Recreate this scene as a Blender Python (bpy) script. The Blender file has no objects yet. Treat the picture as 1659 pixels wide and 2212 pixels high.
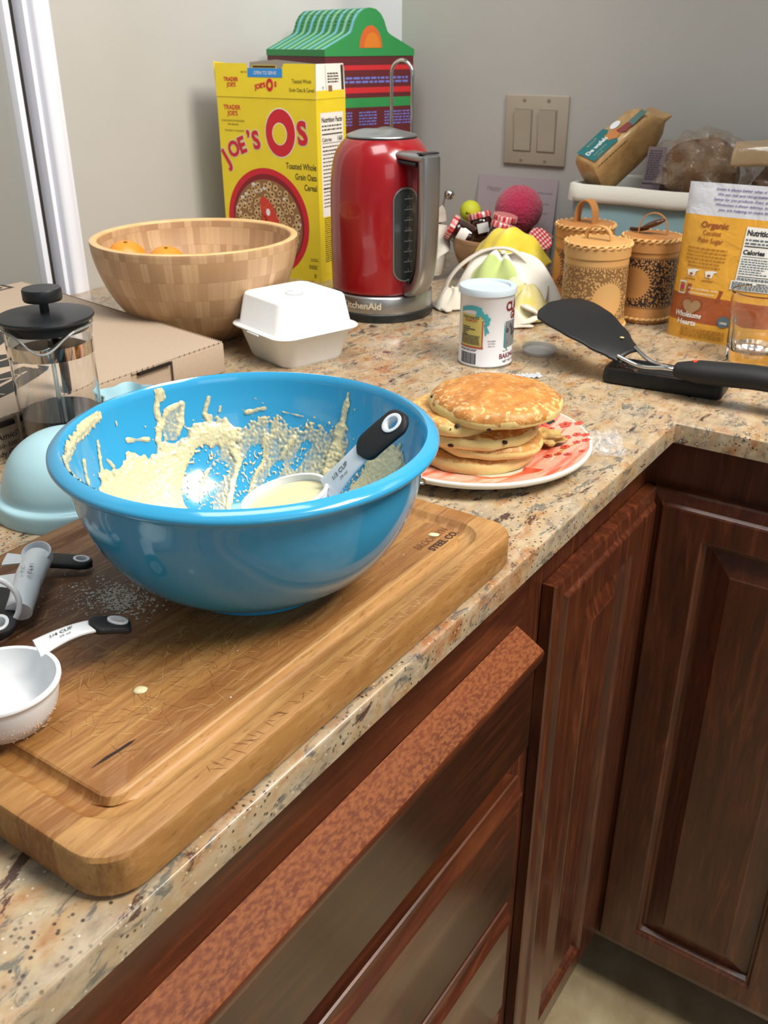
import bpy, bmesh, math, random
import numpy as np
from mathutils import Vector, Matrix, noise
random.seed(7)
PI = math.pi
H = 0.914                      # worktop height above the floor
SC = bpy.context.scene

# ------------------------------------------------------------------ camera, world, lights, exposure
def look(yaw, pitch, roll):
    cy, sy, cp, sp = math.cos(yaw), math.sin(yaw), math.cos(pitch), math.sin(pitch)
    f = Vector((sy*cp, cy*cp, -sp)); r = Vector((cy, -sy, 0)); u = r.cross(f)
    c, s = math.cos(roll), math.sin(roll)
    return Matrix((c*r + s*u, -s*r + c*u, -f)).transposed()
cam = bpy.data.cameras.new('camera'); camo = bpy.data.objects.new('camera', cam)
SC.collection.objects.link(camo); SC.camera = camo
camo.matrix_world = Matrix.Translation((0.2718, -0.9518, 0.365 + H)) @ look(math.radians(-34.35), math.radians(26.66), math.radians(-0.08)).to_4x4()
cam.sensor_fit = 'VERTICAL'; cam.sensor_height = 36; cam.lens = 2024/2212*36
cam.clip_start = 0.02
cam.dof.use_dof = True; cam.dof.focus_distance = 0.70; cam.dof.aperture_fstop = 20

w = bpy.data.worlds.new('room_light'); SC.world = w; w.use_nodes = True
w.node_tree.nodes['Background'].inputs[0].default_value = (0.93, 0.97, 1.0, 1)
w.node_tree.nodes['Background'].inputs[1].default_value = 0.21

def area(name, loc, target, size, power, col, sy=None):
    l = bpy.data.lights.new(name, 'AREA'); l.energy = power; l.color = col; l.size = size
    if sy: l.shape = 'RECTANGLE'; l.size_y = sy
    o = bpy.data.objects.new(name, l); SC.collection.objects.link(o); o.location = loc
    o.rotation_euler = (Vector(target) - Vector(loc)).to_track_quat('-Z', 'Y').to_euler()
    return o
area('ceiling_lamp', (1.00, -0.12, 2.55), (-0.2, -0.3, H), 0.75, 64, (1.0, 0.92, 0.81))
area('window_daylight', (1.9, -1.6, 1.9), (-0.3, -0.2, H), 1.1, 5, (0.90, 0.95, 1.0), 1.0)
area('passage_daylight', (-0.45, 1.45, 2.0), (-1.0, 0.6, 1.2), 0.7, 22, (0.93, 0.97, 1.0))
area('left_wall_fill', (-0.30, -0.35, 2.45), (-1.0, 0.25, 1.25), 0.7, 15, (0.97, 0.98, 0.97))  # added fill that brightens the left wall; no fitting of the room

SC.view_settings.view_transform = 'Standard'; SC.view_settings.look = 'None'
SC.view_settings.exposure = 0.0; SC.view_settings.gamma = 1.0
SC.view_settings.use_curve_mapping = False

# ------------------------------------------------------------------ colour and material helpers
def c(h, a=1.0):
    h = h.lstrip('#'); v = [int(h[i:i+2], 16)/255 for i in (0, 2, 4)]
    return tuple((x/12.92 if x <= .04045 else ((x+.055)/1.055)**2.4) for x in v) + (a,)
class NT:
    def __init__(s, name):
        s.m = bpy.data.materials.new(name); s.m.use_nodes = True; s.t = s.m.node_tree
        s.b = s.t.nodes['Principled BSDF']; s.tc = None
    def n(s, typ, ins={}, **kw):
        d = s.t.nodes.new(typ)
        for k, v in kw.items(): setattr(d, k, v)
        for k, v in ins.items(): s.set(d, k, v)
        return d
    def set(s, d, k, v):
        if hasattr(v, 'bl_idname') or isinstance(v, bpy.types.NodeSocket):
            s.t.links.new(v if isinstance(v, bpy.types.NodeSocket) else v.outputs[0], d.inputs[k])
        else: d.inputs[k].default_value = v
    def P(s, **kw):
        for k, v in kw.items(): s.set(s.b, k.replace('_', ' '), v)
    def co(s, scale=(1, 1, 1), rot=(0, 0, 0), loc=(0, 0, 0)):
        if not s.tc: s.tc = s.n('ShaderNodeTexCoord')
        return s.n('ShaderNodeMapping', {'Vector': s.tc.outputs['Object'], 'Scale': scale, 'Rotation': rot, 'Location': loc})
    def noise(s, scale, detail=3, vec=None, rough=.5, dist=0):
        return s.n('ShaderNodeTexNoise', {'Vector': vec or s.co(), 'Scale': scale, 'Detail': detail, 'Roughness': rough, 'Distortion': dist})
    def ramp(s, fac, stops, interp='LINEAR'):
        r = s.n('ShaderNodeValToRGB', {'Fac': fac}); r.color_ramp.interpolation = interp
        e = r.color_ramp.elements
        while len(e) < len(stops): e.new(.5)
        for q, (p, col) in zip(e, stops): q.position = p; q.color = col if not isinstance(col, (int, float)) else (col, col, col, 1)
        return r
    def mix(s, fac, a, b, mode='MIX'):
        d = s.t.nodes.new('ShaderNodeMix'); d.data_type = 'RGBA'; d.blend_type = mode
        for i, v in ((0, fac), (6, a), (7, b)):
            if isinstance(v, bpy.types.NodeSocket): s.t.links.new(v, d.inputs[i])
            elif hasattr(v, 'bl_idname'): s.t.links.new(v.outputs[0], d.inputs[i])
            else: d.inputs[i].default_value = v
        return d.outputs[2]
    def math(s, op, a, b=0.0, cl=False):
        d = s.n('ShaderNodeMath', {}, operation=op, use_clamp=cl)
        for i, v in ((0, a), (1, b)): s.set(d, i, v)
        return d
    def bump(s, h, dist=.001, strength=.5):
        s.P(Normal=s.n('ShaderNodeBump', {'Height': h, 'Distance': dist, 'Strength': strength}))
def M(name, col, rough=.5, metal=0, coat=0, trans=0, ior=1.45, sss=0, alpha=1, bump=None, vary=None, spec=None):
    t = NT(name); k = c(col) if isinstance(col, str) else col
    t.P(Base_Color=k, Roughness=rough, Metallic=metal, Coat_Weight=coat, Transmission_Weight=trans, IOR=ior, Alpha=alpha)
    if spec is not None: t.P(Specular_IOR_Level=spec)
    if sss: t.P(Subsurface_Weight=sss, Subsurface_Radius=(.01, .006, .004), Subsurface_Scale=1.0)
    if vary:  # (colour, scale, amount)
        n = t.noise(vary[1], 4); r = t.ramp(n, [(.35, 0.0), (.7, 1.0)])
        t.P(Base_Color=t.mix(t.math('MULTIPLY', r, vary[2]), k, c(vary[0])))
    if bump: t.bump(t.noise(bump[0], 4), bump[1], .6)
    return t.m

white_plastic = M('white_plastic', '#d9dee2', .28)
black_grip = M('black_rubber_grip', '#17181a', .55, bump=(1800, .0006))
black_plastic = M('black_plastic', '#1c1f22', .38)
black_nylon = M('black_nylon', '#15171a', .42, bump=(900, .0002))
steel = M('polished_steel', '#c9cbcd', .12, 1)
satin_steel = M('satin_steel', '#a7a9ab', .36, 1)
ink = M('black_ink', '#1b1a18', .6)
red_ink = M('red_print', '#c3202f', .45)
pale_ink = M('white_print', '#e4e2dc', .5)
yellow_card = M('yellow_card', '#e3cb2c', .42, vary=('#d8bc20', 30, .5))
card_edge = M('grey_card_inside', '#8b857c', .85)
blue_print = M('blue_print', '#2f86cc', .5)

def granite():
    t = NT('granite'); v = t.co((1, .6, 1), (0, 0, .5))
    n1 = t.noise(34, 5, v, .62, .5)
    base = t.ramp(n1, [(.3, c('#857a6c')), (.42, c('#b0a189')), (.55, c('#bfa47c')), (.68, c('#a9744a'))])
    n2 = t.noise(75, 4, v, .65)
    base = t.mix(t.ramp(n2, [(.42, 0.0), (.64, .65)]).outputs[0], base.outputs[0], c('#d3c6ac'))
    n2b = t.noise(62, 4, t.co((1, .6, 1), (0, 0, .5), (3, 1, 7)), .62)
    n2c = t.noise(4, 2, t.co((1, 1, 1), (0, 0, .5), (6, 1, 7)), .5)
    base = t.mix(t.math('MULTIPLY', t.ramp(n2b, [(.50, 0.0), (.66, 1.0)]), t.ramp(n2c, [(.42, .10), (.66, .75)])).outputs[0], base, c('#b0693a'))
    n3 = t.noise(95, 5, t.co((1, .45, 1), (0, 0, .8), (9, 2, 5)), .65, .8)
    base = t.mix(t.ramp(n3, [(.55, 0.0), (.62, .8)]).outputs[0], base, c('#646866'))
    n4 = t.noise(38, 6, t.co((1, .4, 1), (0, 0, .7), (1, 8, 3)), .7, .4)
    base = t.mix(t.ramp(n4, [(.595, 0.0), (.63, .9)]).outputs[0], base, c('#4a2f2e'))
    vo = t.n('ShaderNodeTexVoronoi', {'Vector': t.co((1, 1, 1)), 'Scale': 210, 'Randomness': 1.0})
    sp = t.ramp(vo.outputs['Distance'], [(.16, 1.0), (.28, 0.0)])
    sp2 = t.math('MULTIPLY', sp, t.ramp(t.noise(20, 2), [(.44, 0.0), (.56, .9)]))
    base = t.mix(sp2, base, c('#2f2a2c'))
    vo2 = t.n('ShaderNodeTexVoronoi', {'Vector': t.co((1, 1, 1), (0, 0, 0), (4, 4, 4)), 'Scale': 160})
    sp3 = t.math('MULTIPLY', t.ramp(vo2.outputs['Distance'], [(.08, 1.0), (.15, 0.0)]), .8)
    base = t.mix(sp3, base, c('#efe9db'))
    base = t.mix(1.0, base, c('#e4e2e0'), 'MULTIPLY')
    t.P(Base_Color=base, Roughness=.22, Coat_Weight=.25, Coat_Roughness=.08)
    t.bump(n2, .0003, .25); return t.m
granite_m = granite()

def cherry(name, grain_scale, rot=(0, 0, 0), lo='#3a1b10', hi='#7a4124', rough=.30, coat=.35, fine_s=60, spec=.5):
    t = NT(name); v = t.co(grain_scale, rot)
    n = t.noise(9, 6, v, .6, 1.2)
    r = t.ramp(n, [(.3, c(lo)), (.55, c('#572b19')), (.72, c(hi))])
    fine = t.noise(fine_s, 3, v if fine_s < 100 else t.co(), .7)
    col = t.mix(t.ramp(fine, [(.35, .0), (.7, .35)]).outputs[0], r.outputs[0], c(lo))
    blot = t.noise(6, 3, t.co()); col = t.mix(t.ramp(blot, [(.5, 0.0), (.75, .5)]).outputs[0], col, c('#70401f'))
    t.P(Base_Color=col, Roughness=rough, Coat_Weight=coat, Coat_Roughness=.16, Specular_IOR_Level=spec); t.bump(fine, .0004, .2)
    return t.m
cherry_y = cherry('cherry_wood_along', (8, .9, 8))          # grain along y
cherry_z = cherry('cherry_wood_upright', (9, 9, .8))        # grain upright

t = NT('lit_ledge_wood'); n = t.noise(420, 3, t.co((1, .45, 1))); n2 = t.noise(14, 3, t.co((3, .5, 3)))
t.P(Base_Color=t.mix(t.ramp(n, [(.38, 0.0), (.62, .75)]).outputs[0], t.ramp(n2, [(.3, c('#74391b')), (.7, c('#5c2912'))]).outputs[0], c('#92562c')), Roughness=.6, Specular_IOR_Level=.25); ledge_m = t.m  # speckled wood with the ledge's lit orange tone put into its colour
dark_gap = M('dark_recess', '#1a0d09', .8)

def board_wood():
    t = NT('acacia_board')
    if 1:
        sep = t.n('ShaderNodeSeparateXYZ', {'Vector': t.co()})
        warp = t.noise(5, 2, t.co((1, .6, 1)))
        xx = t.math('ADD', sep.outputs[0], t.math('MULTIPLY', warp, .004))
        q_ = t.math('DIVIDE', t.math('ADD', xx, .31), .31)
        stave = t.ramp(q_, [(0, c('#a67b4c')), (.07, c('#8a5d36')), (.17, c('#774b28')), (.28, c('#6a4122')), (.38, c('#784c29')), (.47, c('#98673a')), (.56, c('#b08248')), (.68, c('#ba8d52')), (.78, c('#a87843')), (.87, c('#c89f65')), (.95, c('#b58a50'))], 'CONSTANT')  # left staves: dark wood with the bowl's shade put into their colour
    v = t.co((26, 1.6, 10)); g = t.noise(4, 6, v, .65, .8)
    col = t.mix(t.ramp(g, [(.32, .5), (.55, 0.0)]).outputs[0], stave.outputs[0], c('#7a4a20'))
    g2 = t.noise(40, 4, t.co((10, .8, 4)), .6)
    col = t.mix(t.ramp(g2, [(.5, 0.0), (.75, .4)]).outputs[0], col, c('#e6c78e'))
    dk = t.noise(7, 3, t.co((2.2, .8, 1), (0, 0, 0), (2.2, .3, 0)), .5)
    col = t.mix(t.ramp(dk, [(.54, 0.0), (.74, .45)]).outputs[0], col, c('#6a3f1c'))
    g3 = t.noise(30, 5, t.co((30, 2.2, 8)), .7)
    col = t.mix(t.ramp(g3, [(.56, 0.0), (.66, .5)]).outputs[0], col, c('#704420'))
    t.P(Base_Color=col, Roughness=.52); t.P(Base_Color=t.mix(1.0, col, c('#dcd2c8'), 'MULTIPLY')); t.bump(g2, .0005, .35); return t.m
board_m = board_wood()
burnt = M('burnt_mark', '#3a2416', .7)
scratch_m = M('knife_scratch', '#6a3f1c', .7)
scratch_l = M('knife_scratch_pale', '#d9b77c', .6)

def bamboo(name, lo, hi, inner=False):
    t = NT(name); sep = t.n('ShaderNodeSeparateXYZ', {'Vector': t.co()})
    ang = t.math('ARCTAN2', sep.outputs[1], sep.outputs[0]); zz = sep.outputs[2]
    row = t.math('FLOOR', t.math('MULTIPLY', zz, 1/.0245))
    rnd = t.n('ShaderNodeTexWhiteNoise', {'W': row}, noise_dimensions='1D')
    a = t.math('ADD', t.math('MULTIPLY', ang, 13.0), t.math('MULTIPLY', rnd, 9.0))
    cell = t.math('ADD', t.math('FLOOR', a), t.math('MULTIPLY', row, 17.3))
    wn = t.n('ShaderNodeTexWhiteNoise', {'W': cell}, noise_dimensions='1D')
    strip = t.n('ShaderNodeTexWhiteNoise', {'W': t.math('ADD', t.math('FLOOR', t.math('MULTIPLY', a, 5.0)), row)}, noise_dimensions='1D')
    col = t.ramp(wn, [(0, c(lo)), (1, c(hi))]).outputs[0]
    col = t.mix(t.math('MULTIPLY', strip, .38), col, c(lo))
    fr = t.math('FRACT', a); line = t.ramp(fr, [(.0, 1.0), (.035, 0.0)])
    col = t.mix(t.math('MULTIPLY', line, .35), col, c('#6e4a2a'))
    fz = t.math('FRACT', t.math('MULTIPLY', zz, 1/.0245)); lz = t.ramp(fz, [(.0, 1.0), (.05, 0.0)])
    col = t.mix(t.math('MULTIPLY', lz, .3), col, c('#7a5430'))
    t.P(Base_Color=col, Roughness=.42, Coat_Weight=.1); return t.m
bamboo_m = bamboo('bamboo', '#a88461', '#cbaa83')
bamboo_rim = M('bamboo_rim', '#d9b582', .4, vary=('#c59a66', 40, .6))

def leathery(name, base, dark, pattern=True, z0=.03, z1=.095, cx=0.0, zc=None, hw=.62, hh=.024):
    t = NT(name); sep = t.n('ShaderNodeSeparateXYZ', {'Vector': t.co()}); zc = zc or (z0+z1)/2
    vo = t.n('ShaderNodeTexVoronoi', {'Vector': t.co(), 'Scale': 300}, feature='F1'); n = t.noise(240, 3, None, .6)
    body = t.mix(t.ramp(t.noise(25, 4), [(.4, 0.0), (.7, .5)]).outputs[0], c(base), c('#c98d4e'))
    if pattern:
        wv = t.noise(130, 2, None, .5, 2.2); f = t.ramp(t.math('ADD', t.math('MULTIPLY', vo.outputs['Distance'], .7), t.math('MULTIPLY', wv, .6)), [(.58, 0.0), (.66, 1.0)])
        z = sep.outputs[2]; band = t.math('MULTIPLY', t.math('GREATER_THAN', z, z0), t.math('LESS_THAN', z, z1))
        ang = t.math('ARCTAN2', sep.outputs[1], sep.outputs[0])
        du = t.math('DIVIDE', t.math('SUBTRACT', ang, cx), hw); dz = t.math('DIVIDE', t.math('SUBTRACT', z, zc), hh)
        rr = t.math('ADD', t.math('MULTIPLY', du, du), t.math('MULTIPLY', dz, dz))
        out = t.math('GREATER_THAN', rr, 1.25); ring = t.math('MULTIPLY', t.math('GREATER_THAN', rr, 1.0), t.math('LESS_THAN', rr, 1.25))
        bead = t.math('GREATER_THAN', t.math('SINE', t.math('MULTIPLY', t.math('ARCTAN2', dz, du), 34.0)), .1)
        edge = t.math('MAXIMUM', t.math('MULTIPLY', t.math('GREATER_THAN', z, z0), t.math('LESS_THAN', z, z0+.003)), t.math('MULTIPLY', t.math('GREATER_THAN', z, z1-.003), t.math('LESS_THAN', z, z1)))
        bead2 = t.math('GREATER_THAN', t.math('SINE', t.math('MULTIPLY', ang, 90.0)), .1)
        fill = t.math('MULTIPLY', t.math('MULTIPLY', band, out), t.math('SUBTRACT', 1.0, edge))
        mask = t.math('MAXIMUM', t.math('MULTIPLY', fill, f), t.math('MAXIMUM', t.math('MULTIPLY', t.math('MULTIPLY', ring, band), bead), t.math('MULTIPLY', t.math('MULTIPLY', edge, out), bead2)))
        col = t.mix(mask, body, c(dark)); t.bump(t.math('MULTIPLY', mask, -1.0), .0012, .9)
    else: col = body
    t.P(Base_Color=col, Roughness=.5); return t.m
birch_plain = leathery('birch_bark_plain', '#a9743c', '#7c4a20', False)
birch_pale = leathery('birch_bark_embossed_pale', '#bd955e', '#7b5a34', True, .016, .092, -.72, .046, .50, .024)
birch_dark = leathery('birch_bark_embossed_dark', '#ad7a44', '#2f2019', True, .022, .094, -1.75, .058, .62, .022)
birch_orange = leathery('birch_bark_embossed_orange', '#a86c36', '#5b3014', True, .03, .088, -2.6)
birch_lid = M('birch_lid', '#b5824c', .5, vary=('#a9652a', 30, .7))
birch_lid_pale = M('birch_lid_pale', '#c79a5e', .5, vary=('#b4824a', 30, .7))
stitch_m = M('birch_stitch', '#cfa468', .55)

# ------------------------------------------------------------------ mesh helpers
class MB:
    def __init__(s): s.v = []; s.f = []; s.m = []
    def add(s, v, f, mi=0, T=None):
        k = len(s.v); s.v += [tuple(T @ Vector(p)) if T is not None else tuple(p) for p in v]
        for q in f: s.f.append(tuple(i + k for i in q)); s.m.append(mi)
        return s
    def grid(s, P, mi=0, wrapu=False, wrapv=False, flip=False):
        nu, nv = len(P), len(P[0]); k = len(s.v)
        for row in P: s.v += [tuple(p) for p in row]
        for i in range(nu if wrapu else nu-1):
            for j in range(nv if wrapv else nv-1):
                a, b = k+i*nv+j, k+((i+1) % nu)*nv+j; d, e = k+i*nv+(j+1) % nv, k+((i+1) % nu)*nv+(j+1) % nv
                s.f.append((a, d, e, b) if flip else (a, b, e, d)); s.m.append(mi)
        return s
    def cap(s, ring, mi=0, flip=False):
        k = len(s.v); s.v += [tuple(p) for p in ring]; q = tuple(range(k, k+len(ring)))
        s.f.append(q[::-1] if flip else q); s.m.append(mi); return s
    def loft(s, rings, mi=0, cap0=True, cap1=True, mis=None):
        n = len(rings[0])
        for i in range(len(rings)-1):
            s.grid([rings[i], rings[i+1]], mis[i] if mis else mi, wrapv=True, flip=True)
        if cap0: s.cap(rings[0], mis[0] if mis else mi, True)
        if cap1: s.cap(rings[-1], mis[-1] if mis else mi)
        return s
    def lathe(s, prof, seg=72, mi=0, mis=None, T=None, wob=None):
        rings = []
        for r, z in prof:
            rings.append([(r*math.cos(2*PI*i/seg)*(wob(2*PI*i/seg, z) if wob else 1), r*math.sin(2*PI*i/seg)*(wob(2*PI*i/seg, z) if wob else 1), z) for i in range(seg)])
        if T is not None: rings = [[tuple(T @ Vector(p)) for p in q] for q in rings]
        return s.loft(rings, mi, prof[0][0] > 1e-6, prof[-1][0] > 1e-6, mis)
    def box(s, x0, x1, y0, y1, z0, z1, bev=0, mi=0, T=None, seg=2):
        bm = bmesh.new(); bmesh.ops.create_cube(bm, size=1)
        for p in bm.verts: p.co = ((x0+x1)/2+p.co.x*(x1-x0), (y0+y1)/2+p.co.y*(y1-y0), (z0+z1)/2+p.co.z*(z1-z0))
        if bev: bmesh.ops.bevel(bm, geom=bm.edges[:], offset=bev, segments=seg, profile=.5, affect='EDGES')
        bm.verts.ensure_lookup_table()
        s.add([p.co[:] for p in bm.verts], [[q.index for q in f.verts] for f in bm.faces], mi, T); bm.free(); return s
    def prism(s, poly, z0, z1, mi=0, T=None):
        n = len(poly); v = [(x, y, z0) for x, y in poly] + [(x, y, z1) for x, y in poly]
        f = [tuple(range(n))[::-1], tuple(range(n, 2*n))] + [(i, (i+1) % n, n+(i+1) % n, n+i) for i in range(n)]
        return s.add(v, f, mi, T)
    def tube(s, path, r, seg=12, mi=0, closed=False, sq=(1, 1), up=(0, 0, 1), T=None):
        P = [Vector(p) for p in path]; n = len(P); rings = []
        for i in range(n):
            a = P[(i-1) % n] if (closed or i > 0) else P[i]; b = P[(i+1) % n] if (closed or i < n-1) else P[i]
            t = (b-a).normalized(); x = t.cross(Vector(up))
            if x.length < 1e-4: x = t.cross(Vector((1, 0, 0)))
            x.normalize(); y = x.cross(t).normalized(); rr = r[i] if isinstance(r, (list, tuple)) else r
            q = sq[i] if isinstance(sq, list) else sq
            rings.append([P[i] + x*(math.cos(2*PI*k/seg)*rr*q[0]) + y*(math.sin(2*PI*k/seg)*rr*q[1]) for k in range(seg)])
        if T is not None: rings = [[T @ p for p in q] for q in rings]
        if closed: s.loft(rings + [rings[0]], mi, False, False)
        else: s.loft(rings, mi)
        return s
def ball(mb, cen, r, mi=0, seg=20, rings=12, sc=(1, 1, 1), amp=0, fr=8, T=None, seed=0):
    R = []
    for i in range(rings+1):
        a = -PI/2 + PI*i/rings; row = []
        for k in range(seg):
            d = Vector((math.cos(a)*math.cos(2*PI*k/seg), math.cos(a)*math.sin(2*PI*k/seg), math.sin(a)))
            q = r*(1+amp*noise.noise(d*fr+Vector((seed, 0, 0)))) if amp else r
            p = Vector((cen[0]+d.x*q*sc[0], cen[1]+d.y*q*sc[1], cen[2]+d.z*q*sc[2])); row.append(T @ p if T is not None else p)
        R.append(row)
    mb.loft(R, mi, False, False)
def smoothpath(pts, n=8, closed=False):
    P = [Vector(p) for p in pts]; out = []; m = len(P)
    for i in range(m if closed else m-1):
        g = (lambda k: P[k % m]) if closed else (lambda k: P[max(0, min(m-1, k))])
        p0, p1, p2, p3 = g(i-1), g(i), g(i+1), g(i+2)
        for k in range(n):
            t = k/n; out.append(.5*((2*p1)+(p2-p0)*t+(2*p0-5*p1+4*p2-p3)*t*t+(3*p1-p0-3*p2+p3)*t**3))
    if not closed: out.append(P[-1])
    return out
def rrect(w, d, r, n=6, cx=0, cy=0):
    out = []
    for sx, sy, a0 in ((1, 1, 0), (-1, 1, PI/2), (-1, -1, PI), (1, -1, 1.5*PI)):
        for k in range(n+1):
            a = a0 + PI/2*k/n; out.append((cx+sx*(w/2-r)+r*math.cos(a), cy+sy*(d/2-r)+r*math.sin(a)))
    return out
def obj(name, mb, mats, parent=None, smooth=True, ang=38):
    me = bpy.data.meshes.new(name); me.from_pydata([tuple(p) for p in mb.v], [], mb.f)
    mats = mats if isinstance(mats, (list, tuple)) else [mats]
    for m in mats: me.materials.append(m)
    me.polygons.foreach_set('material_index', mb.m)
    bm = bmesh.new(); bm.from_mesh(me); bmesh.ops.remove_doubles(bm, verts=bm.verts, dist=1e-6)
    if name not in NO_RECALC: bmesh.ops.recalc_face_normals(bm, faces=bm.faces)
    bm.to_mesh(me); bm.free()
    if smooth: me.shade_smooth(); me.set_sharp_from_angle(angle=math.radians(ang))
    o = bpy.data.objects.new(name, me); SC.collection.objects.link(o)
    if parent: o.parent = parent
    return o
NO_RECALC = {'lettering', 'print', 'flower_print'}
def tag(o, label, cat, group=None, kind=None):
    o['label'] = label; o['category'] = cat
    if group: o['group'] = group
    if kind: o['kind'] = kind
    return o
def thing(name, label, cat, loc=(0, 0, 0), rz=0, group=None, rot=None):
    o = bpy.data.objects.new(name, None); SC.collection.objects.link(o); o.empty_display_size = .02
    o.location = (loc[0], loc[1], loc[2]+H); o.rotation_euler = rot or (0, 0, rz)
    return tag(o, label, cat, group)
def lone(name, mb, mats, label, cat, loc=(0, 0, 0), rz=0, **kw):
    o = obj(name, mb, mats); o.location = (loc[0], loc[1], loc[2]+H); o.rotation_euler = (0, 0, rz)
    return tag(o, label, cat, **kw)
def struct(name, mb, mats, label=None, cat='room', smooth=True):
    o = obj(name, mb, mats, smooth=smooth); o['kind'] = 'structure'; o['category'] = cat
    if label: o['label'] = label
    return o
def copy_tree(root, loc, rz=0, label=None, scale=None, rot=None):
    r = root.copy(); SC.collection.objects.link(r); r.location = (loc[0], loc[1], loc[2]+H); r.rotation_euler = rot or (0, 0, rz)
    if label: r['label'] = label
    if scale: r.scale = scale
    for ch in list(root.children):
        q = ch.copy(); SC.collection.objects.link(q); q.parent = r
        for g in list(ch.children): d = g.copy(); SC.collection.objects.link(d); d.parent = q
    return r

_tc = {}
def glyphs(s, bold=0, shear=0):
    k = (s, bold, shear)
    if k not in _tc:
        cu = bpy.data.curves.new('t', 'FONT'); cu.body = s; cu.size = 1; cu.offset = bold; cu.shear = shear
        cu.resolution_u = 3; cu.fill_mode = 'FRONT'
        o = bpy.data.objects.new('t', cu); me = bpy.data.meshes.new_from_object(o)
        v = [p.co[:2] for p in me.vertices]; f = [tuple(q.vertices) for q in me.polygons]
        bpy.data.objects.remove(o); bpy.data.curves.remove(cu); bpy.data.meshes.remove(me)
        _tc[k] = (v, f)
    return _tc[k]
class Print:                      # flat printed shapes laid on a surface T(u, v, lift)
    def __init__(s, T): s.T = T; s.mb = MB()
    def poly(s, pts, mi, k=1):
        s.mb.cap([s.T(u, v, k) for u, v in pts], mi); return s
    def rect(s, u0, v0, u1, v1, mi, k=1, nu=1, nv=1):
        s.mb.grid([[s.T(u0+(u1-u0)*i/nu, v0+(v1-v0)*j/nv, k) for j in range(nv+1)] for i in range(nu+1)], mi); return s
    def ell(s, cu, cv, ru, rv, mi, k=1, hole=0, n=28, rot=0, hr=None):
        def pt(a, q, q2=None): x, y = ru*q*math.cos(a), rv*(q2 or q)*math.sin(a); return s.T(cu+x*math.cos(rot)-y*math.sin(rot), cv+x*math.sin(rot)+y*math.cos(rot), k)
        ring = [pt(2*PI*i/n, 1) for i in range(n)]
        if hole: s.mb.grid([ring, [pt(2*PI*i/n, hole, hr) for i in range(n)]], mi, wrapv=True)
        else: s.mb.cap(ring, mi)
        return s
    def text(s, t, u, v, h, mi, k=1, align='l', bold=0, rot=0, xs=1.0, width=None, shear=0):
        V, F = glyphs(t, bold, shear)
        if not V: return s
        w = max(p[0] for p in V); x0 = min(p[0] for p in V); sc = h/.70; sx = sc*xs
        if width: sx = width/(w-x0)
        off = {'l': 0, 'c': -(w-x0)*sx/2, 'r': -(w-x0)*sx}[align]; cr, sr = math.cos(rot), math.sin(rot)
        P = []
        for a, b in V:
            x, y = (a-x0)*sx+off, b*sc; P.append(s.T(u+x*cr-y*sr, v+x*sr+y*cr, k))
        s.mb.add(P, F, mi); return s
    def lines(s, u0, u1, v0, v1, n, h, mi, k=1, rag=.3):   # rows of tiny unreadable print
        for i in range(n):
            v = v1-(v1-v0)*(i+.5)/n; x = u0; e = u1-(u1-u0)*random.random()*rag
            while x < e:
                wl = h*random.uniform(1.2, 4); s.rect(x, v-h/2, min(x+wl, e), v+h/2, mi, k); x += wl+h*.7
        return s
def plane_T(o, eu, ev, lift=.00022):
    o, eu, ev = Vector(o), Vector(eu).normalized(), Vector(ev).normalized(); n = eu.cross(ev)
    return lambda u, v, k=1: o+eu*u+ev*v+n*(lift*k)
def cyl_T(r, a0, lift=.00025):   # u = arc length from angle a0 (counter-clockwise), v = height
    def T(u, v, k=1):
        rr = (r(v) if callable(r) else r); a = a0+u/rr; return Vector(((rr+lift*k)*math.cos(a), (rr+lift*k)*math.sin(a), v))
    return T

# ------------------------------------------------------------------ the room
def wall_paint(name, col):
    t = NT(name); n = t.noise(3, 4); t.P(Base_Color=t.mix(t.ramp(n, [(.3, 0.0), (.7, .25)]).outputs[0], c(col), c('#8f8b84')), Roughness=.75)
    t.bump(t.noise(500, 2), .0004, .3); return t.m
paint = wall_paint('grey_wall_paint', '#b3b1ac')
b = MB(); b.box(-.782, 1.5, .65, .77, 0, 2.5); struct('wall_back', b, paint)
b = MB(); b.box(-1.12, -1.0, .045, 2.4, 0, 2.5); b.box(-1.12, -1.0, -2.2, -.95, 0, 2.5); struct('wall_left', b, paint)
b = MB(); b.box(-1.0, 1.5, 2.3, 2.4, 0, 2.5); struct('wall_far', b, paint)
def tile():
    t = NT('stone_tile'); n = t.noise(7, 6, None, .6, .5); t.P(Base_Color=t.ramp(n, [(.3, c('#8c7a5a')), (.55, c('#b3a383')), (.75, c('#cfc4a6'))]), Roughness=.3)
    t.bump(n, .001, .2); return t.m
b = MB(); b.box(-1.2, 2.6, -2.6, 2.4, -.05, 0); struct('floor', b, tile())
# door panel and its moulded white casing at the left edge of the photo
casing = M('white_casing', '#e2e5f0', .35)
b = MB(); b.box(-1.08, -1.045, -.95, .004, 0, 2.2)
struct('door_1', b, M('grey_door', '#8a8a86', .6))
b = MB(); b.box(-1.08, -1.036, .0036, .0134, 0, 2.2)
struct('gap_shade_strip', b, M('door_gap_shade', '#2b2620', .9))  # dark strip fills the slit; the gap's shade is put into its colour
prof = [(-1.08, .0135), (-1.030, .0135), (-1.013, .0135), (-1.0125, .014), (-1.0125, .0203), (-1.013, .0208), (-1.001, .0208), (-.9985, .0220), (-.996, .025), (-.9955, .0262), (-.9955, .0385), (-.996, .0395), (-1.000, .0500), (-1.0005, .0528), (-1.06, .0528)]
b = MB(); b.prism(prof, 0, 2.25); b.box(-1.08, -1.030, -.0065, .0035, 0, 2.25, .0006); struct('trim_1', b, casing)

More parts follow.
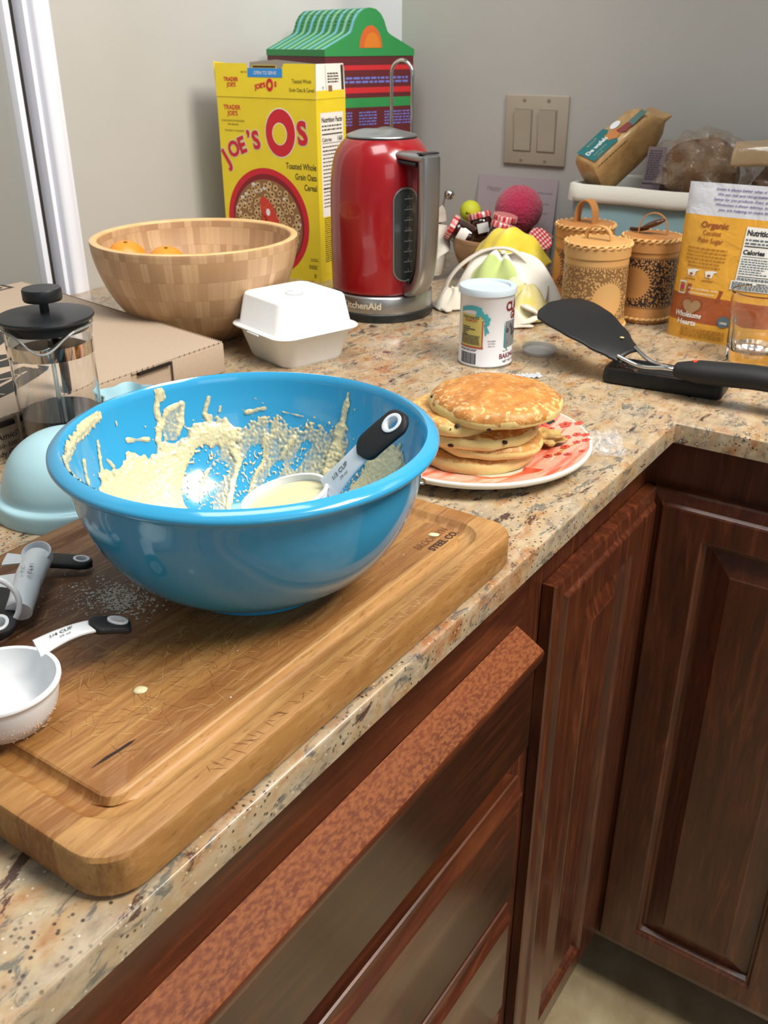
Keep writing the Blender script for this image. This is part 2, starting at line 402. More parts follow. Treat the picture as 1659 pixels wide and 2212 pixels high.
# ------------------------------------------------------------------ worktop and cabinets
L = [(-1.0, -1.5), (0, -1.5), (0, 0), (.95, 0), (.95, .65), (-1.0, .65)]
bm = bmesh.new(); vs = [bm.verts.new((x, y, -.0229)) for x, y in L]; f = bm.faces.new(vs)
r = bmesh.ops.extrude_face_region(bm, geom=[f]); bmesh.ops.translate(bm, vec=(0, 0, .0229), verts=[q for q in r['geom'] if isinstance(q, bmesh.types.BMVert)])
bm.edges.ensure_lookup_table(); ed = [e for e in bm.edges if abs(e.verts[0].co.z) < 1e-6 and abs(e.verts[1].co.z) < 1e-6]
bmesh.ops.bevel(bm, geom=ed, offset=.0022, segments=3, profile=.5, affect='EDGES')
bm.verts.ensure_lookup_table(); b = MB(); b.add([p.co[:] for p in bm.verts], [[q.index for q in g.verts] for g in bm.faces]); bm.free()
lone('worktop', b, granite_m, 'speckled beige and orange granite worktop turning an inside corner', 'worktop')
# the counter continues into the passage corner
cab = thing('drawer_cabinet', 'reddish cherry drawer cabinet under the worktop, with a stack of drawer fronts', 'cabinet')
b = MB(); b.box(-.6, -.03, -1.5, -.285, -.804, -.0235); b.box(-.6, -.11, -1.5, -.285, -.913, -.804); obj('body', b, cherry_y, cab)
def drawer_front(z0, z1, y0, y1, big=False):
    b = MB()   # profile in (x, z), extruded along y
    if big: P = [(-.0299, z1), (-.0295, z1+.0005), (-.0045, z1-.014), (-.002, z1-.0158), (-.001, z1-.018), (-.0022, z1-.026), (-.006, z1-.034), (-.009, z1-.038), (-.009, z0+.002), (-.011, z0), (-.0299, z0)]
    else: P = [(-.0299, z1-.004), (-.021, z1-.002), (-.0185, z1), (-.0165, z1-.001), (-.0172, z1-.007), (-.0155, z1-.013), (-.012, z1-.018), (-.0105, z1-.0195), (-.0105, z1-.022), (-.0135, z1-.024), (-.0135, z0+.002), (-.0155, z0), (-.0299, z0)]
    n = len(P); v = [(x, y0, z) for x, z in P]+[(x, y1, z) for x, z in P]
    for i in range(n):
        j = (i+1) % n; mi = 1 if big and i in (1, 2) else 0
        b.add([v[i], v[j], v[n+j], v[n+i]], [(0, 1, 2, 3)], mi)
    b.cap(v[:n], 0); b.cap(v[n:], 0); return b
for z0, z1, big in ((-.237, -.107, True), (-.437, -.276, False), (-.617, -.452, False), (-.795, -.632, False)):
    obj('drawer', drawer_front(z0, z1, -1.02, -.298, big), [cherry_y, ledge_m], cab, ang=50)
cab2 = thing('corner_cabinet', 'dark cherry corner cabinet with two raised-panel doors meeting in the inside corner', 'cabinet')
b = MB(); b.prism([(-.6, -.2845), (-.03, -.2845), (-.03, .03), (.85, .03), (.85, .6), (-.6, .6)], -.82, -.0235)
b.prism([(-.6, -.2845), (-.11, -.2845), (-.11, .11), (.85, .11), (.85, .6), (-.6, .6)], -.913, -.82)
obj('body', b, cherry_z, cab2)
def raised_door(w, h, T, name='door', el=0, er=0):
    rings = []
    for d, y in ((0, -.020), (0, -.0085), (.0025, -.0068), (.009, -.0055), (.0145, -.0045), (.0170, -.001), (.0190, 0), (.050, 0), (.0515, -.0008), (.054, -.004), (.0565, -.0045), (.059, -.011), (.061, -.011), (.086, -.0035), (.0875, -.0025), (.105, -.0025)):
        a_, e_ = (d+el, w-d-er) if d > .04 else (d, w-d)
        rings.append([T @ Vector((x, y, z)) for x, z in ((a_, d), (e_, d), (e_, h-d), (a_, h-d))])
    b = MB(); b.loft(rings); return obj(name, b, cherry_z, cab2, ang=12)
# local door frame: x along the width, y towards the viewer, z up
raised_door(.280, .732, Matrix(((1, 0, 0, -.022), (0, -1, 0, .010), (0, 0, 1, -.818), (0, 0, 0, 1))), 'door', .016, .004)
raised_door(.272, .732, Matrix(((0, 1, 0, -.009), (1, 0, 0, -.250), (0, 0, 1, -.818), (0, 0, 0, 1))), 'door', .010, .030)
up = thing('wall_cabinet', 'cherry wall cabinet hung on the back wall above the bread bin', 'cabinet')
b = MB(); b.box(.02, 1.3, .33, .6495, .475, 1.2, .002); obj('body', b, cherry_z, up)
b = MB(); b.box(.03, .40, .31, .3295, .48, 1.19, .004); obj('door', b, cherry_z, up)

# ------------------------------------------------------------------ cutting board
bd = thing('cutting_board', 'thick acacia wood cutting board with a juice groove, knife scratches and a burnt stamp', 'cutting board')
bw, bl, bcx, bcy = .298, .412, -.154, -.5655
rings = []
for d, z in ((.004, 0), (.0, .004), (.0, .025), (.0012, .0272), (.003, .028), (.0175, .028), (.0185, .0275), (.0212, .0240), (.0240, .0222), (.0290, .0220), (.0318, .0232), (.0333, .0272), (.0345, .028), (.06, .028), (.10, .028)):
    rr = max(.006, (.024 if d < .03 else .010)-(d if d < .018 else (d-.018)*.3 if d < .03 else 0)*.5)
    rings.append([(x, y, z) for x, y in rrect(bw-2*d, bl-2*d, rr, 6, bcx, bcy)])
b = MB(); b.loft(rings)
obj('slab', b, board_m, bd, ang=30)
b = MB()
def scr(x, y, a, l, wd, mi, z=.0281):
    dx, dy = math.cos(a), math.sin(a); px, py = -dy*wd/2, dx*wd/2
    b.add([(x-dx*l/2, y-dy*l/2, z), (x+px, y+py, z), (x+dx*l/2, y+dy*l/2, z), (x-px, y-py, z)], [(0, 1, 2, 3)], mi)
for i in range(1100):
    x = random.gauss(-.12, .05); y = random.gauss(-.62, .09)
    if not (-.255 < x < -.05 and -.72 < y < -.41): continue
    scr(x, y, random.choice([random.gauss(.9, .25), random.gauss(2.2, .3), random.gauss(.3, .3)]), random.uniform(.003, .020), random.uniform(.00012, .0003), random.choice([0, 0, 0, 1]))
for i in range(26): scr(-.012+random.uniform(-.004, .002), random.gauss(-.66, .03), random.gauss(.5, .5), random.uniform(.004, .012), .0005, 0, .0281)
for i in range(40): scr(-.012+random.uniform(-.004, .003), random.uniform(-.6, -.40), random.gauss(.4, .4), random.uniform(.006, .014), .0003, 1, .0281)
obj('scratches', b, [scratch_m, scratch_l], bd, smooth=False)['kind'] = 'stuff'
p = Print(plane_T((-.0515, -.4345, .0281), (0.02, 1, 0), (-1, .02, 0), .00008))
p.text('BROOKLYN', 0, -.0025, .0068, 0, width=.0395, bold=.0)
p.text('STEEL CO.', .0045, -.0115, .0058, 1, width=.0355, bold=.035)
obj('lettering', p.mb, [M('burnt_mark_light', '#6b4022', .7), burnt], bd, smooth=False)
b = MB(); P = [(-.0655, -.729), (-.0662, -.718), (-.0652, -.711), (-.0648, -.703), (-.0636, -.699), (-.0628, -.703), (-.0632, -.711), (-.0640, -.719)]
b.cap([(x, y, .0282) for x, y in P]); obj('knot_crack', b, M('dark_knot', '#2c1710', .6), bd, smooth=False)

def blob(mb, x, y, z, r, h, mi=0, seg=14, amp=.25, sx=1, rz=0):
    ph = random.random()*20; R = []
    for j in range(5):
        t = j/4; q = math.cos(t*PI/2); row = []
        for i in range(seg):
            a = 2*PI*i/seg; n = 1+amp*noise.noise(Vector((math.cos(a)*1.5+ph, math.sin(a)*1.5, 0)))
            u, v = r*q*n*math.cos(a)*sx, r*q*n*math.sin(a); row.append((x+u*math.cos(rz)-v*math.sin(rz), y+u*math.sin(rz)+v*math.cos(rz), z+h*math.sin(t*PI/2)))
        R.append(row)
    mb.loft(R, mi, True, False)
batter_solid = M('batter', '#dfd3a6', .22, sss=.25, coat=.3)
flour_m = M('flour', '#cfc9c0', .9)
b = MB(); blob(b, -.0939, -.6681, .0282, .0036, .0014, sx=1.15, rz=.8, amp=.08, seg=22)
lone('batter_drop', b, batter_solid, 'single pale batter drop on the open middle of the cutting board', 'batter')
b = MB(); blob(b, -.0535, -.4085, .0282, .0028, .001, sx=1.6, rz=.5, amp=.1, seg=22)
lone('batter_drop', b, batter_solid, 'small batter drop on the board by the right foot of the blue bowl', 'batter')
b = MB()
for i in range(800):
    q = random.random(); x, y = (random.gauss(-.180, .012), random.gauss(-.606, .010)) if q < .72 else (random.gauss(-.200, .016), random.gauss(-.612, .014))
    if math.hypot(x+.126, y+.529) < .062: continue
    blob(b, x, y, .0281, random.uniform(.0002, .0012 if q < .72 else .0007), .00025, seg=7, amp=.6)
for i in range(16): blob(b, random.uniform(-.20, -.04), random.uniform(-.72, -.42), .0281, random.uniform(.0003, .0008), .0003, seg=6)
o = lone('flour_dusting', b, flour_m, 'white flour dusting spilt on the board left of the blue bowl', 'flour'); o['kind'] = 'stuff'

# ------------------------------------------------------------------ blue mixing bowl with batter
BX, BY, BZ = -.126, -.529, .0282
bowl = thing('mixing_bowl', 'large glossy blue plastic mixing bowl with a wide rim, streaked with batter', 'mixing bowl', (BX, BY, BZ))
inner = [(0, .011), (.03, .012), (.062, .016), (.083, .030), (.098, .048), (.108, .07), (.1135, .09), (.116, .105)]
outer = [(0, .003), (.050, .003), (.0525, 0), (.0550, .0004), (.0562, .0060), (.0640, .0105), (.0765, .0165), (.0920, .0295), (.105, .049), (.1135, .072), (.1175, .094), (.1185, .0985)]
def smprof(P, n=5):
    q = smoothpath([(r, 0, z) for r, z in P], n); return [(max(0, p.x), p.z) for p in q]
bb = MB(); bb.lathe(smprof(outer[2:])+[(.1205, .1005), (.1255, .1025), (.1264, .1040), (.1262, .1058), (.1250, .1072), (.1205, .1096), (.1185, .1100), (.1172, .1085)]+smprof(inner, 6)[::-1], 128)
bb.cap([(.052*math.cos(2*PI*i/64), .052*math.sin(2*PI*i/64), .001) for i in range(64)])
t = NT('blue_bowl_plastic'); t.P(Base_Color=c('#379bcb'), Roughness=.14, Coat_Weight=.35, Coat_Roughness=.03)
obj('bowl', bb, t.m, bowl, ang=50)

pr = np.array([q[0] for q in inner]+[.1172]); pz = np.array([q[1] for q in inner]+[.1085])
sm = smprof(inner, 6)+[(.1172, .1085)]; pr = np.array([q[0] for q in sm]); pz = np.array([q[1] for q in sm])
SS = np.r_[0, np.cumsum(np.hypot(np.diff(pr), np.diff(pz)))]; SS /= SS[-1]
def in_poly(th, s, poly):
    x, y = np.array([p[0] for p in poly], float), np.array([p[1] for p in poly], float)*100
    X, Y = th, s*100; ins = np.zeros_like(X, bool); dist = np.full_like(X, 1e9); n = len(x)
    for i in range(n):
        j = (i+1) % n
        cond = ((y[i] > Y) != (y[j] > Y)); xi = (x[j]-x[i])*(Y-y[i])/((y[j]-y[i]) if y[j] != y[i] else 1e-9)+x[i]
        ins ^= cond & (X < xi)
        ex, ey = x[j]-x[i], y[j]-y[i]; q = np.clip(((X-x[i])*ex+(Y-y[i])*ey)/(ex*ex+ey*ey+1e-9), 0, 1)
        dist = np.minimum(dist, np.hypot(X-x[i]-q*ex, Y-y[i]-q*ey))
    return np.where(ins, dist, -dist)
def stroke(th, s, pts, wd):
    X, Y = th, s*100; d = np.full_like(X, 1e9)
    for (a, bq), (e, g) in zip(pts[:-1], pts[1:]):
        bq, g = bq*100, g*100; ex, ey = e-a, g-bq; q = np.clip(((X-a)*ex+(Y-bq)*ey)/(ex*ex+ey*ey+1e-9), 0, 1)
        d = np.minimum(d, np.hypot(X-a-q*ex, Y-bq-q*ey))
    return wd-d
NTH, NS = 640, 210
th, s = np.meshgrid(np.linspace(20, 300, NTH), np.linspace(.02, .995, NS), indexing='ij')
nz = np.array([[noise.noise(Vector((a*.12, q*14, 3)))*.6+noise.noise(Vector((a*.35, q*40, 9)))*.4+noise.noise(Vector((a*.42, q*7, 6)))*.45 for q in s[0]] for a in th[:, 0]])
nf = np.array([[noise.noise(Vector((a*.9, q*70, 5))) for q in s[0]] for a in th[:, 0]])
pool = [(222, .30), (218, .60), (212, .74), (203, .775), (195, .75), (186, .76), (176, .74), (164, .76), (156, .80), (148, .825), (140, .81), (137, .73), (143, .685), (150, .68), (157, .665), (163, .60), (167, .54), (170, .44), (175, .2), (220, .15)]
right = [(143, .74), (135, .79), (124, .82), (113, .79), (100, .80), (90, .80), (84, .76), (86, .69), (84, .60), (86, .45), (100, .3), (175, .15), (170, .44), (150, .68)]
rb = [(76, .72), (66, .80), (57, .83), (49, .80), (47, .70), (60, .60), (70, .5), (82, .45), (84, .58), (80, .66)]
fld = np.maximum(in_poly(th, s, pool), in_poly(th, s, rb))+nz*5
film = in_poly(th, s, right)+nz*6
gaps = [([(152, .67), (159, .61), (165, .53), (169, .42)], 4.2), ([(146.5, .60), (154, .53), (162, .42), (166, .36)], 3.6), ([(130, .66), (134, .58), (138, .50), (143, .38)], 3.6), ([(119, .60), (125, .50), (132, .40)], 2.6), ([(107, .70), (112, .60)], 2.2), ([(78, .66), (81, .54)], 2.6)]
rid = [([(157, .68), (163, .60), (168.5, .50)], 1.4), ([(149, .66), (156, .56), (164, .45)], 1.6), ([(141, .70), (137, .62), (143, .50), (148, .4)], 2.0), ([(125, .72), (128, .60), (134, .48)], 1.8), ([(114, .72), (119, .62), (126, .5)], 1.4)]
fld = np.maximum(fld, film*.55-1.0+nf*2.2)
for pts, wd in rid: fld = np.maximum(fld, stroke(th, s, pts, wd)+nz*1.2)
solid = np.maximum(in_poly(th, s, pool), in_poly(th, s, rb))+nz*5
for pts, wd in rid: solid = np.maximum(solid, stroke(th, s, pts, wd)*1.5+nz*1.2)
in0 = fld > 0
for pts, wd in gaps: fld = np.minimum(fld, -(stroke(th, s, pts, wd)+nz*1.5+nf*.8))
fld = np.where(in0 & (fld < 0), np.maximum(fld, (nf-.16)*1.6), fld)
marks = [([(166, .983), (168.5, .915), (168, .85), (171, .78), (170, .72)], 1.3), ([(166, .985), (165.6, .955)], 2.0), ([(164.5, .895), (157.5, .91)], 1.3), ([(157.2, .91), (159.5, .83), (162, .78)], 1.1), ([(164.5, .89), (168, .83)], 1.2),
         ([(147, .915), (149.5, .85), (148, .80)], 1.1), ([(91, .955), (91.5, .91)], .6), ([(91.5, .91), (92, .86), (92.5, .80)], 1.5), ([(92.5, .80), (93, .70), (94, .60)], 2.7),
         ([(184, .83), (180, .815), (175, .80)], 1.2), ([(133, .835), (126, .85)], 1.0), ([(199, .885), (201, .83), (203, .78)], .9), ([(212, .86), (216, .79)], 1.3), ([(118, .835), (110, .82)], .5), ([(196, .76), (198, .80)], 1.0), ([(143, .87), (143.5, .85)], .6), ([(187, .92), (187, .905)], .5)]
for pts, wd in marks: q_ = stroke(th, s, pts, wd)+nz*.7; fld = np.maximum(fld, q_); solid = np.maximum(solid, q_*2)
fld = np.maximum(fld, np.minimum(in_poly(th, s, [(164, .90), (157, .91), (160, .82), (163, .76), (168, .77), (168, .83)]), .5)+nf*.25)
rimc = stroke(th, s, [(196, .975), (207, .965), (218, .955), (232, .955), (247, .965), (262, .98)], 2.9)+nz*2.0+nf*1.2
fld = np.maximum(fld, rimc); solid = np.maximum(solid, rimc*2)
for k in range(70):   # splatter
    a, q = random.uniform(60, 215), random.gauss(.80, .04); fld = np.maximum(fld, random.uniform(.2, .7)-np.hypot(th-a, (s-q)*100))
thick = np.clip(np.where(solid > 0, fld, .12*fld), 0, 6)/6
tk = .00012+.00013*np.clip(fld+.5, 0, 1)+.0022*np.sqrt(thick)*(1+.35*nz)+.0011*np.clip(nf, 0, 1)
R = np.interp(s, SS, pr); Z = np.interp(s, SS, pz); dr = np.interp(s+.01, SS, pr)-np.interp(s-.01, SS, pr); dz = np.interp(s+.01, SS, pz)-np.interp(s-.01, SS, pz)
ln = np.hypot(dr, dz)+1e-9; R2 = R-dz/ln*tk; Z2 = Z+dr/ln*tk; A = np.radians(th)
V = np.stack([R2*np.cos(A), R2*np.sin(A), Z2], -1).reshape(-1, 3); on = fld > -1.1
faces = [(i*NS+j, (i+1)*NS+j, (i+1)*NS+j+1, i*NS+j+1) for i in range(NTH-1) for j in range(NS-1) if on[i, j] and on[i+1, j] and on[i, j+1] and on[i+1, j+1]]
me = bpy.data.meshes.new('batter'); me.from_pydata(V.tolist(), [], faces); at = me.attributes.new('cover', 'FLOAT', 'POINT')
cover = np.clip(np.where(solid > 0, .42+solid*.14+nz*.3, .34+.45*nf+.30*nz+.015*fld), 0, 1); at.data.foreach_set('value', cover.reshape(-1).astype(np.float32))
at2 = me.attributes.new('rim', 'FLOAT', 'POINT'); at2.data.foreach_set('value', np.clip(fld, -2, 2).reshape(-1).astype(np.float32))
bm = bmesh.new(); bm.from_mesh(me); bmesh.ops.delete(bm, geom=[q for q in bm.verts if not q.link_faces], context='VERTS'); bm.to_mesh(me); bm.free(); me.shade_smooth()
t = NT('batter_smear'); a2 = t.n('ShaderNodeAttribute', {}, attribute_name='rim'); a = t.n('ShaderNodeAttribute', {}, attribute_name='cover')
al = t.ramp(a.outputs['Fac'], [(.12, .22), (.72, 1.0)]); t.P(Base_Color=c('#dbcfa3'), Roughness=.16, Coat_Weight=.7, Alpha=t.math('MULTIPLY', al, t.ramp(t.math('ADD', a2.outputs['Fac'], t.math('MULTIPLY', t.math('SUBTRACT', t.noise(500, 2), .5), .5)), [(.0, 0.0), (.16, 1.0)]))); t.bump(t.noise(420, 4), .0012, .6)
me.materials.append(t.m); o = bpy.data.objects.new('batter', me); SC.collection.objects.link(o); o.location = (BX, BY, BZ+H)
tag(o, 'creamy pancake batter smeared over the inside of the blue bowl', 'batter'); o['kind'] = 'stuff'

b = MB(); ball(b, (0, 0, 0), .0032, 0, 14, 8, (1.1, .9, .7), .25, 3)
lone('chocolate_chip', b, M('dark_chip', '#3a3330', .4), 'single dark chip in the batter at the bottom of the blue bowl', 'chocolate chip', (-.1485, -.5405, .0435))
# ------------------------------------------------------------------ measuring cups and spoons
def bore(o, mb):
    c_ = obj('cutter', mb, white_plastic, o.parent); m = o.modifiers.new('bore', 'BOOLEAN'); m.operation = 'DIFFERENCE'; m.object = c_; m.solver = 'EXACT'
    bpy.context.view_layer.update(); me = bpy.data.meshes.new_from_object(o.evaluated_get(bpy.context.evaluated_depsgraph_get())); o.modifiers.clear(); o.data = me; bpy.data.objects.remove(c_)
def grip_handle(parent, p0, p1, wd, bend, grip_from, text=None, th_=.0028, side=None):
    """white handle from p0 to p1 with a rubber grip and a ringed hole; returns nothing"""
    p0, p1 = Vector(p0), Vector(p1); d = p1-p0; ln = d.length
    up = Vector((0, 0, 1)); sd = d.cross(up).normalized() if side is None else Vector(side).normalized(); nn = sd.cross(d).normalized()
    def at(t): return p0+d*t+nn*(bend*math.sin(t*PI))
    def strip(t0, t1, wfun, tk, n=12, lift=0):
        R = []
        for i in range(n+1):
            t = t0+(t1-t0)*i/n; w2 = wfun((t-t0)/(t1-t0), t)/2; q = at(t)+nn*lift; tt = tk/2; r_ = []
            for k in range(20):
                a = 2*PI*k/20; ca, sa = math.cos(a), math.sin(a)
                r_.append(q+sd*(w2*math.copysign(abs(ca)**.55, ca))+nn*(tt*math.copysign(abs(sa)**.7, sa)))
            R.append(r_)
        m = MB(); m.loft(R); return m
    hdl_ = obj('handle', strip(0, grip_from+.06, lambda q, t: wd*(1.15-.35*math.sin(min(1, t/grip_from)*PI*.55)), th_), white_plastic, parent)
    rg = wd*.56; cen = at(1-rg/ln*.9); dg = (at(.98)-at(.80)).normalized(); ng = sd.cross(dg).normalized()
    g = strip(grip_from, 1.0, lambda q, t: wd*1.08*(min(1, math.sqrt(max(.02, 1-(1-min(1, q/.22))**2))) if q < .22 else (math.sqrt(max(.02, 1-((q-.78)/.22)**2)) if q > .78 else 1)), th_*2.1, 26)
    gr = obj('grip', g, black_grip, parent)
    cut = MB(); cut.loft([[cen+sd*(wd*.5*.52*math.cos(2*PI*k/32))+dg*(wd*.62*.52*math.sin(2*PI*k/32))+ng*(th_*q) for k in range(32)] for q in (-4, 4)])
    bore(gr, cut)
    m = MB(); R = []
    for (rr, h_) in ((.62, -1.25), (.62, 1.25), (.56, 1.35), (.42, 1.25), (.38, .6), (.38, -1.25)):
        R.append([cen+sd*(wd*.5*rr*math.cos(2*PI*k/28))+dg*(wd*.62*rr*math.sin(2*PI*k/28))+ng*(th_*h_) for k in range(28)])
    m.loft(R+[R[0]], 0, False, False); ring = obj('hang_ring', m, white_plastic, gr)
    if text:
        tt = .5*grip_from; e = (at(tt+.02)-at(tt-.02)).normalized(); nrm = sd.cross(e).normalized(); vdir = nrm.cross(e)
        p = Print(lambda u, v, k=1: at(tt)+e*u+vdir*v+nrm*(th_*.52+.0003))
        p.text(text[0], 0, .0003, wd*.17, 0, align='c', bold=.01); p.text(text[1], .001, -wd*.22, wd*.12, 0, align='c')
        obj('lettering', p.mb, M('grey_ink', '#4a4c50', .6), parent, smooth=False)
def cup_bowl(parent, cen, r, h, tilt=None):
    T = Matrix.Translation(cen) @ (tilt or Matrix())
    P = [(0, -h), (r*.55, -h), (r*.72, -h*.93), (r*.88, -h*.6), (r*.95, -h*.2), (r*.965, -.0015), (r, -.001), (r, .0008), (r*.985, .0012), (r*.925, .0008), (r*.91, -h*.2), (r*.83, -h*.6), (r*.66, -h*.86), (r*.5, -h*.92), (0, -h*.93)]
    b = MB(); b.lathe(P, 72, T=T); return obj('cup', b, white_plastic, parent, ang=60)
cup4 = thing('measuring_cup', 'white quarter-cup measure with a black grip, lying on the board by its left edge', 'measuring cup')
cup_bowl(cup4, (-.1335, -.7285, .0555), .032, .0268)
grip_handle(cup4, (-.142, -.698, .0555), (-.1205, -.6478, .052), .0165, .006, .56, ('1/4 CUP', '59 ml'))
b = MB()
for i in range(150):
    a = random.uniform(-1.6, .6); z = random.uniform(.03, .043); q = (z-.0287)/.0268; rr = .032*(.72+.17*min(1, q/.4)); cx, cy = -.1335+rr*math.cos(a), -.7285+rr*math.sin(a)
    blob(b, cx, cy, z, random.uniform(.0002, .0006), .0002, seg=6)
o = obj('flour_speckles', b, M('brown_flour', '#b89880', .9), cup4); o['kind'] = 'stuff'

cup3 = thing('measuring_cup', 'white third-cup measure with a black grip, resting inside the blue bowl full of batter', 'measuring cup')
dn = Vector((.049, .030, .053)).normalized()
tz = Matrix.Rotation(math.radians(-14), 4, Vector((-.52, .85, 0)))
cup_bowl(cup3, (-.1265, -.4945, .0765), .0325, .030, tz)
b = MB(); b.lathe([(0, -.0028), (.015, -.0032), (.0295, -.004), (.0300, -.0052), (0, -.0052)], 48, T=Matrix.Translation((-.1265, -.4945, .0765)) @ tz)
tag(obj('batter_portion', b, batter_solid), 'smooth batter filling the measuring cup in the blue bowl', 'batter').location = (0, 0, H)
grip_handle(cup3, (-.1005, -.4785, .0800), (-.054, -.4490, .1380), .0205, .004, .47, ('1/3 CUP', '79 ml'), side=(.66, -.35, -.35))

# measuring spoons on a white ring at the left edge of the board
sp1 = thing('measuring_spoon', 'white quarter-teaspoon scoop pointing up from the spoon set, printed 1/4 TSP', 'measuring spoon')
b = MB(); ax = [(-.2065, -.6655, .040), (-.2150, -.655, .043), (-.2260, -.642, .046), (-.2365, -.629, .047), (-.2425, -.6215, .047)]
b.tube(smoothpath(ax, 5), [.0085]*5+[.0088]*5+[.0093]*5+[.0095]*5+[.0092], 28, sq=(1, .92))
obj('scoop', b, white_plastic, sp1)
tn = Matrix.Translation((-.2415, -.6225, .0505)) @ Matrix.Rotation(math.radians(20), 4, Vector((.8, .6, 0)))
b = MB(); b.lathe([(.0098, -.004), (.0100, .0030), (.0092, .0036), (.0085, .0028), (.0078, -.0008), (.005, -.0035), (0, -.0045)], 40, T=tn); obj('scoop_rim', b, white_plastic, sp1)
e1 = Vector((.0225, -.0245, -.002)).normalized(); e2 = Vector((-.74, -.67, 0)); nn = Vector((.25, -.2, .95)).normalized()
p = Print(plane_T((-.2235, -.6445, .0556), e1, nn.cross(e1)))
p.text('1/4 TSP', 0, .0016, .0030, 0, align='c', bold=.01); p.text('1.25 ml', 0, -.0028, .0022, 0, align='c')
obj('lettering', p.mb, M('grey_ink_soft', '#5a5c60', .6), sp1, smooth=False)
sp2 = thing('measuring_spoon', 'measuring spoon with its black grip pointing right behind the white scoop', 'measuring spoon')
grip_handle(sp2, (-.272, -.6285, .040), (-.2265, -.5905, .0335), .0150, .001, .30)
sp3 = thing('measuring_spoon', 'measuring spoon with a thick black grip through which the white ring passes', 'measuring spoon')
grip_handle(sp3, (-.255, -.643, .0385), (-.1975, -.6870, .0360), .0200, .003, .30)
b = MB(); cen = Vector((-.2165, -.6765, .0480)); q = Vector((.56, -.82, .32)).normalized(); x_ = q.cross(Vector((0, 0, 1))).normalized(); y_ = q.cross(x_)
b.tube([cen+x_*(.0175*math.cos(2*PI*i/48))+y_*(.0165*math.sin(2*PI*i/48)) for i in range(48)], .0019, 12, closed=True, up=q)
lone('key_ring', b, white_plastic, 'white plastic ring holding the measuring spoons together', 'ring')

# ------------------------------------------------------------------ plate and pancakes
PX, PY = -.1396, -.1923
def zt(r): return .0095 if r < .072 else .0095+(r-.072)*.0085/.043
plate = thing('dinner_plate', 'white-edged plate painted in pink and coral flowers under the pancakes', 'plate', (PX, PY, 0))
t = NT('pink_glaze'); v = t.co((1, 1, 1), (0, 0, .55)); n = t.noise(9, 4, t.co((9, 1.6, 1), (0, 0, -.62)), .6, .3)
t.P(Base_Color=t.ramp(n, [(.36, c('#cf5f45')), (.44, c('#d98b74')), (.52, c('#dcab98')), (.64, c('#d9a48f')), (.72, c('#ece3da'))]), Roughness=.12, Coat_Weight=.5)
glaze_white = M('cream_glaze', '#ddd9cf', .12, coat=.5)
b = MB(); pf = [(.0, .0015), (.064, .0015), (.066, 0), (.070, 0), (.072, .002), (.100, .0075), (.1135, .0125), (.1150, .0150), (.1148, .0170), (.1138, .0180), (.1118, .0178), (.072, .0095), (0, .0095)]
b.lathe(pf, 96, mis=[0]*9+[0, 1, 1]); obj('dish', b, [glaze_white, t.m], plate, ang=60)
def drape(polys, zf, mats, name, parent, lift=.0003, cuts=3):
    mb = MB()
    for pts, mi, k in polys:
        bm = bmesh.new(); bm.faces.new([bm.verts.new((x, y, 0)) for x, y in pts]); bmesh.ops.triangulate(bm, faces=bm.faces[:])
        bmesh.ops.subdivide_edges(bm, edges=bm.edges[:], cuts=cuts, use_grid_fill=True); bm.normal_update(); bm.verts.ensure_lookup_table()
        if bm.faces[:][0].normal.z < 0: bmesh.ops.reverse_faces(bm, faces=bm.faces[:])
        mb.add([(q.co.x, q.co.y, zf(math.hypot(q.co.x, q.co.y))+lift*k) for q in bm.verts], [[q.index for q in g.verts] for g in bm.faces], mi); bm.free()
    return obj(name, mb, mats, parent)
coral = M('coral_glaze', '#d04a38', .15, coat=.5); black_glaze = M('black_glaze', '#15171a', .12, coat=.5); ochre = M('ochre_glaze', '#c08a35', .2)
F = []
def circ2(x, y, r, n=10): return [(x+r*math.cos(2*PI*i/n), y+r*math.sin(2*PI*i/n)) for i in range(n)]
F.append(([(.0307, .079), (.0270, .1075), (.0345, .1055), (.0440, .1025), (.0520, .0975), (.044, .079)], 1, 1))
F.append(([(.024, .079), (.0235, .100), (.0265, .1000), (.030, .080)], 3, 2))
F.append(([(.0349, -.0651), (.0529, -.0600), (.062, -.0441), (.0669, -.0229), (.0728, -.0393), (.0687, -.057), (.0563, -.0691), (.0424, -.0699)], 2, 1))
F.append(([(.0678, -.0248), (.0893, -.0281), (.0885, -.0362), (.0782, -.0481), (.0715, -.0624), (.0558, -.0768), (.04, -.0741), (.0563, -.0691), (.0687, -.057), (.0728, -.0393)], 0, 1))
F.append(([(.0055, -.0740), (.010, -.0720), (.0200, -.0705), (.021, -.068), (.012, -.066), (.0055, -.068)], 4, 1))
F.append(([(.078, .030), (.082, .031), (.097, .048), (.093, .049)], 3, 1)); F.append(([(.080, .012), (.083, .012), (.085, .034), (.082, .034)], 3, 1))
for i, (x, y) in enumerate([(.0381, .0752), (.05, .0708), (.0601, .0823), (.0722, .0880), (.0731, .0548), (.0812, .0633), (.0900, .0640), (.0886, .0465), (.0953, .0524), (.0823, .0337), (.0761, .0094), (.0929, .0164), (.0830, .0161), (.1028, .0262)]):
    r_ = [.0052, .0035, .0062, .0045, .0052, .0042, .004, .0038, .0042, .0045, .0042, .0038, .0036, .003][i]
    for k in range(5): F.append((circ2(x+r_*.62*math.cos(k*1.257+i), y+r_*.62*math.sin(k*1.257+i), r_*.48, 8), 0, 2+k*.2))
    F.append((circ2(x, y, r_*.2, 6), 1, 4))
drape(F, zt, [coral, black_glaze, glaze_white, ochre, M('slate_glaze', '#6f8797', .2)], 'flower_print', plate, cuts=1)

